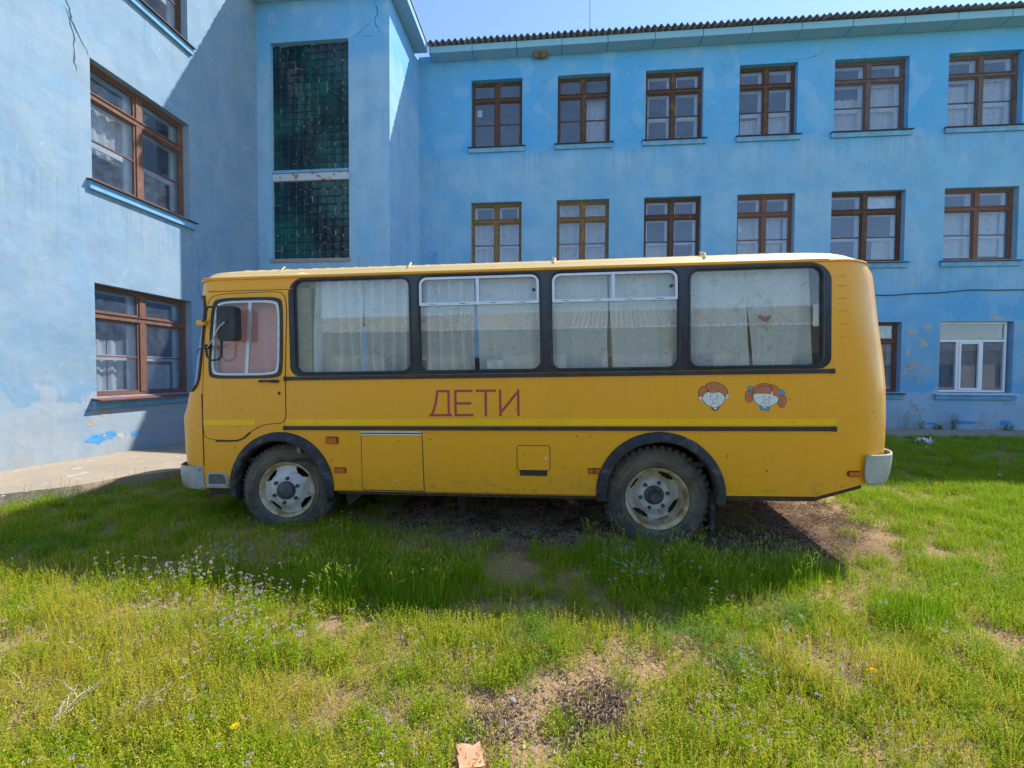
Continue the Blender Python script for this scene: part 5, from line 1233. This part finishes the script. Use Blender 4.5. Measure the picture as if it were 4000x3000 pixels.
while cand < TOT:
    # sample denser towards the camera
    t = random.random(); v = .8 + 9.6 * t ** 1.75; w = 1.3 * v + 1.3; u = ru(-w, w) + .09 * v
    cand += 1
    if u < -7 or u > 10.5 or on_apron(u, v): continue
    ub = under_bus(u, v); be = bareness(u, v)
    dens = .46 + .54 * sstep(-.35, .25, pn(u, v, 1.4, 2))
    near = 1 - sstep(2.2, 4.5, v); far = 1 - near
    Lz = zone(litz, u, v)
    if be > .3 and v < 6 and random.random() < be * .4: putp('clod', u, v, ru(.7, 1.2), -.006)
    if zone(sandz, u, v) > .3 and random.random() < .97: continue
    if Lz > .25 and random.random() < Lz * (.55 if ub < .3 else .28): putp('litter', u, v, ru(.6, 1.1))
    if random.random() < be * .97: 
        if ub < .3 and random.random() < .10: putp(random.choice(['weed', 'straw', 'yellow']), u, v, ru(.35, .6))
        elif ub > .3 and random.random() < .12: putp('straw', u, v, ru(.5, .9))
        continue
    if random.random() > max(dens, .95 * zone(tallz, u, v)) * (1 - .35 * be): continue
    f, l, d, ta = zone(feath, u, v), zone(lilz, u, v), zone(dryz, u, v), zone(tallz, u, v)
    left = sstep(-.5, -2.5, u); right = sstep(1.5, 3.5, u)
    g = pn(u, v, .8, 9) * 1.2
    r_ = random.random()
    if f > .3 and r_ < f * .5: putp('feather', u, v, ru(.6, 1.0), .02 * f)
    elif r_ < .13 * l and ta < .9: putp('lilac', u, v, ru(.75, 1.15)); 
    elif ta > .3 and random.random() < ta * .75: putp('headed' if random.random() < .4 else 'tuft', u, v, ru(.65, .95))
    elif d > .25 and random.random() < d * .75: putp('yellow' if random.random() < .75 else 'straw', u, v, ru(.7, 1.1))
    elif random.random() < .5 * right + .30 * far + .12 + .2 * (g > .15):
        putp('tuft', u, v, ru(.55, .9) * (.8 + .25 * far)); 
        if random.random() < .7: putp('weed', u, v, ru(.7, 1.1))
    else:
        k = random.choices(['weed', 'yellow', 'tuft', 'broad', 'straw', 'lilac'], [4.6, 4.2 + 2.0 * left, 2.0, .6, 1.3, .35])[0]
        putp(k, u, v, ru(.6, 1.05) if k != 'tuft' else ru(.4, .7))
names = {'tuft': 'grass', 'headed': 'tall_grass', 'weed': 'ground_weeds', 'yellow': 'yellowing_weeds', 'lilac': 'lilac_wildflowers', 'feather': 'feathery_weeds', 'broad': 'broad_leaved_weeds', 'litter': 'dry_litter', 'straw': 'dead_straw', 'clod': 'soil_crumbs'}
labs = {'tuft': 'short green grass over the yard', 'headed': 'taller grass with soft heads in and beyond the bus shadow', 'weed': 'low leafy green weeds over the yard', 'yellow': 'thin yellowing weeds on the left of the yard', 'lilac': 'slender weeds with small lilac flowers', 'feather': 'dense feathery green weeds in low mounds', 'broad': 'small broad leaved weeds among the grass', 'litter': 'brown dry pods and leaf litter on bare soil', 'straw': 'pale dead straw lying among the weeds', 'clod': 'small crumbs of soil and grit on the bare patches'}
for k, pts in P.items():
    o = scatter(names[k], k, pts); tag(o, labs[k], 'weeds' if 'weed' in names[k] else names[k].replace('_', ' ').split()[-1], kind='stuff')
print('PLANTS', {k: len(v) for k, v in P.items()})

# dandelions, countable
def dandelion():
    vs, fs, ms = [], [], []; h = .07
    stem(vs, fs, ms, Vector((0, 0, 0)), Vector((.004, .002, h)), .0015, 0); stem(vs, fs, ms, Vector((0, 0, 0)), Vector((.004, .002, h)), .0015, 0)
    for i in range(22):
        a = 2 * math.pi * i / 22 + ru(-.1, .1); leaf(vs, fs, ms, Vector((.004, .002, h)), Vector((math.cos(a), math.sin(a), .25 + .5 * (i % 2))), .019 if i % 2 == 0 else .014, .006, .05, 1)
    for i in range(6): leaf(vs, fs, ms, Vector((0, 0, 0)), rdir(.1, .5), ru(.04, .07), .013, .2, 0)
    me = bpy.data.meshes.new('dandelion'); me.from_pydata([tuple(v) for v in vs], [], fs); me.materials.append(L_MID); me.materials.append(L_DAND); me.polygons.foreach_set('material_index', ms); return me
dm = dandelion()
dl = [(508, 1578, .03, 'yellow dandelion in the weeds at the lower left of the yard', 1.0), (1892, 1473, .04, 'yellow dandelion beside the dry strip on the right of the yard', 1.0), (1872, 1112, .12, 'yellow dandelion in the sunlit grass just behind the bus', .9), (1796, 1272, .1, 'yellow dandelion at the right end of the bus shadow', .9), (2098, 952, .2, 'dandelion in the wall shade below the white window, farther right', 1), (1912, 985, .17, 'dandelion in the shaded grass touching the rear bumper', 1), (1950, 955, .18, 'dandelion in the shade between the bus and the plastic bag', .9), (2180, 1030, .15, 'dandelion at the edge of the wall shade by the right border', 1),
      (2020, 1056, .12, 'dandelion where the sunlit grass behind the bus begins', 1.1), (1985, 948, .2, 'dandelion next to the crumpled plastic bag', .9), (2135, 985, .18, 'dandelion in the middle of the wall shade far right', .9), (430, 1125, .12, 'dandelion in the bus shadow left of the front wheel', 1), (590, 1150, .1, 'dandelion in the shade just in front of the front wheel', .9), (340, 1085, .14, 'leftmost pair of dandelions in the shaded weeds, the nearer one', 1), (320, 1060, .15, 'leftmost pair of dandelions in the shaded weeds, the farther one', .9), (1880, 1075, .14, 'dandelion below the rear bumper in the sunlit grass', .8)]
for i, (px, py, z, lab, s) in enumerate(dl):
    u, v = gpx(px, py, z + .06); o = bpy.data.objects.new('dandelion', dm); COL.objects.link(o); x, y = to_w(u, v); o.location = (x, y, terr(u, v) + .05 if v > 3 else terr(u, v) + .01); o.scale = (s * 1.25,) * 3; o.rotation_euler = (ru(-.2, .2), ru(-.2, .2), ru(0, 6))
    tag(o, lab or 'small yellow dandelion dotted in the grass round the bus', 'flower', 'dandelions in the grass')

# weeds growing at the foot of the right wing
def wall_weed(u, h, n, label, sc=1.0):
    vs, fs, ms = [], [], []
    for i in range(n):
        a = Vector((ru(-.10, .10), ru(-.05, .02), 0)); bend = Vector((ru(-.25, .25), ru(-.15, .0), 1)).normalized(); H_ = h * ru(.5, 1); p = a
        for k in range(8):
            q = p + (bend + Vector((math.sin(k * .7 + i) * .22, 0, 0))) * H_ / 8; stem(vs, fs, ms, p, q, .003, 0); p = q
            for _ in range(5): leaf(vs, fs, ms, p, rdir(-.2, .6), ru(.03, .075), ru(.006, .014), .3, 0)
    me = bpy.data.meshes.new('wall_weed'); me.from_pydata([tuple(v) for v in vs], [], fs); me.materials.append(L_DARK)
    o = bpy.data.objects.new('wall_weed', me); COL.objects.link(o); x, y = to_w(u, VW - .10); o.location = (x, y, .28); tag(o, label, 'plant')
wall_weed(8.85, .62, 4, 'tall drooping weed against the wall just behind the bus'); wall_weed(10.05, .42, 9, 'bushy dark weed at the wall foot below the white window'); wall_weed(9.25, .35, 4, 'small weed sprouting from the wall foot beside the bus')
wall_weed(11.3, .16, 6, 'low tuft of weed at the wall foot farthest right'); wall_weed(9.65, .14, 7, 'low mat of weed in the apron joint')

# dead branching stalks at the lower left
def dead_stalk(pts, label, seed):
    random.seed(seed); b = MB()
    def br(p, d, L, r, lvl):
        q = [p]; 
        for k in range(5): d = (d + rdir(-.5, .5) * .18).normalized(); q.append(q[-1] + d * L / 5)
        b.tube(q, [r * (1 - .13 * i) for i in range(6)], 4, caps=False)
        if lvl:
            for k in range(1, 6):
                for _ in range(2): br(q[k], (d + rdir(-.3, .6) * .8).normalized(), L * ru(.25, .45), r * .55, lvl - 1)
    br(Vector(pts[0]), (Vector(pts[1]) - Vector(pts[0])).normalized(), (Vector(pts[1]) - Vector(pts[0])).length, .0045, 2)
    o = b.build('dead_stalk', L_STALK); tag(o, label, 'dry plant'); return o
def wp(px, py, z): u, v = gpx(px, py, z); x, y = to_w(u, v); return (x, y, z)
dead_stalk([wp(60, 1640, .03), wp(170, 1500, .16)], 'pale dead stalk leaning across the weeds, nearest the lower left corner', 3)
dead_stalk([wp(235, 1590, .03), wp(350, 1500, .12)], 'pale dead branching stalk right of its neighbour at lower left', 5)
dead_stalk([wp(5, 1540, .04), wp(80, 1470, .13)], 'short dead stalk cut off by the left side of the view', 8)
random.seed(21)

# brick, stones, litter
def lump(name, loc, size, mat, label, cat, seed=0, rot=0, boxy=False, group=None):
    bm = bmesh.new()
    if boxy: bmesh.ops.create_cube(bm, size=1); bmesh.ops.subdivide_edges(bm, edges=bm.edges, cuts=3, use_grid_fill=True)
    else: bmesh.ops.create_icosphere(bm, subdivisions=3, radius=.5)
    for v in bm.verts:
        n = noise.noise(v.co * 2.1 + Vector((seed, 0, 0))); v.co *= 1 + (.45 if boxy else .35) * n + .06 * noise.noise(v.co * 6 + Vector((seed, 3, 0)))
        v.co = Vector((v.co.x * size[0], v.co.y * size[1], v.co.z * size[2]))
    me = bpy.data.meshes.new(name); bm.to_mesh(me); bm.free(); me.materials.append(mat); me.shade_smooth(); me.set_sharp_from_angle(angle=R(45))
    o = bpy.data.objects.new(name, me); COL.objects.link(o); o.location = loc; o.rotation_euler = (ru(-.15, .15), ru(-.15, .15), rot); tag(o, label, cat, group); return o
x, y, z = wp(1015, 1650, .05)
lump('broken_brick', (x, y - .01, .055), (.10, .125, .075), BRICKM, 'broken salmon pink brick half buried at the bottom of the yard', 'brick', 2, .25, True)
for i, (px, py, s, m, lab) in enumerate(((1108, 1508, .030, STONE, 'grey stone on bare soil among the dry litter'), (1002, 1588, .024, STONE, 'small grey stone left of the broken brick'), (1062, 1583, .022, BRICKM, 'small reddish stone above the broken brick'),
        (1196, 1620, .016, PALEST, 'pale pebble on the bare sand right of the brick'), (1230, 1502, .014, PALEST, 'whitish pebble on the soil above the bare sand'), (1300, 1630, .022, PALEST, 'pale stone in the litter at the bottom'), (880, 1558, .016, PALEST, 'pale pebble in the weeds left of the litter'), (1345, 1602, .02, BRICKM, 'brick chip in the litter on the right'),
        (1010, 1545, .020, PALEST, 'pale stone at the left edge of the litter'), (1265, 1128, .02, PALEST, 'pale pebble in the shade under the bus middle'), (1560, 1108, .018, PALEST, 'pale pebble by the rear mud flap'), (1390, 1122, .05, DARKM, 'dark clod of earth under the bus'))):
    x, y, z = wp(px, py, .06); u, v = to_uv(x, y); lump('stone', (x, y, terr(u, v) + .012 + s * .2), (s * 1.4, s, s * .8), m, lab, 'stone', i * 3.1, ru(0, 3))
def crumple(loc, size, label, cat, seed, mat=PLASTIC, name='plastic_scrap'):
    bm = bmesh.new(); bmesh.ops.create_grid(bm, x_segments=9, y_segments=9, size=.5)
    for v in bm.verts:
        c = v.co.copy(); v.co = Vector((c.x * size[0], c.y * size[1], size[2] * (.5 + noise.noise(c * 3.5 + Vector((seed, 0, 0))) * 1.4 - abs(c.x) * .6)))
    me = bpy.data.meshes.new(name); bm.to_mesh(me); bm.free(); me.materials.append(mat)
    o = bpy.data.objects.new(name, me); COL.objects.link(o); o.location = loc; o.rotation_euler.z = seed; m = o.modifiers.new('s', 'SOLIDIFY'); m.thickness = .002; tag(o, label, cat)
x, y, z = wp(1997, 955, .30); crumple((x, y, .31), (.26, .2, .09), 'crumpled white plastic bag lying in the shaded grass near the wall', 'litter', 1.3, name='plastic_bag')
x, y, z = wp(2003, 974, .26); crumple((x, y, .28), (.09, .08, .06), 'small white scrap in the grass just before the plastic bag', 'litter', 4.2)
x, y, z = wp(1982, 1027, .2); crumple((x + 1.2, y, .2), (.05, .05, .03), 'tiny white scrap at the edge of the sunlit grass', 'litter', 2.2)
x, y, z = wp(794, 1534, .06); crumple((x, y, .075), (.014, .008, .005), 'tiny light blue scrap in the weeds left of the litter', 'litter', .4, simple('blue_scrap', (.15, .45, .62), .5))
# clear cup lying on the apron
b = MB(); prof = [(.001, 0), (.026, 0), (.028, .003), (.036, .085), (.038, .088)]
b.lathe(prof, (0, 0, 0), 20); cup = b.build('plastic_cup', simple('clear_cup_plastic', (.62, .66, .70), .25), None, smooth=True); u, v = gpx(688, 971, .36); x, y = to_w(u, v); cup.location = (x, y, .385); cup.rotation_euler = (0, 0, R(-70)); cup.scale = (1.5, 1.7, 1.5); tag(cup, 'clear plastic cup lying on the concrete apron in front of the bus', 'cup')
# crumbs of fallen plaster on the apron
vs, fs = [], []
for i in range(140):
    v = ru(3.6, 7.6); u = UL + .04 + ru(0, 1.0) ** 1.8 * 1.3; s_ = ru(.004, .016); z = float(np.interp(v, [3, 4.6, 7.2, 9], [.42, .39, .32, .30])) - .01 - .045 * (u - UL) / 1.5; a = ru(0, 3); o = len(vs)
    for k in range(4): vs.append((u + s_ * ru(.7, 1.6) * math.cos(a + k * 1.57), v + s_ * ru(.7, 1.6) * math.sin(a + k * 1.57), z))
    vs.append((u, v, z + s_ * .5)); fs += [(o + k, o + (k + 1) % 4, o + 4) for k in range(4)]
b = MB().add(vs, fs); o = b.build('plaster_rubble', PALEST); o.rotation_euler.z = BROT; tag(o, 'crumbs of fallen plaster along the foot of the sunlit wall', 'rubble', kind='stuff')
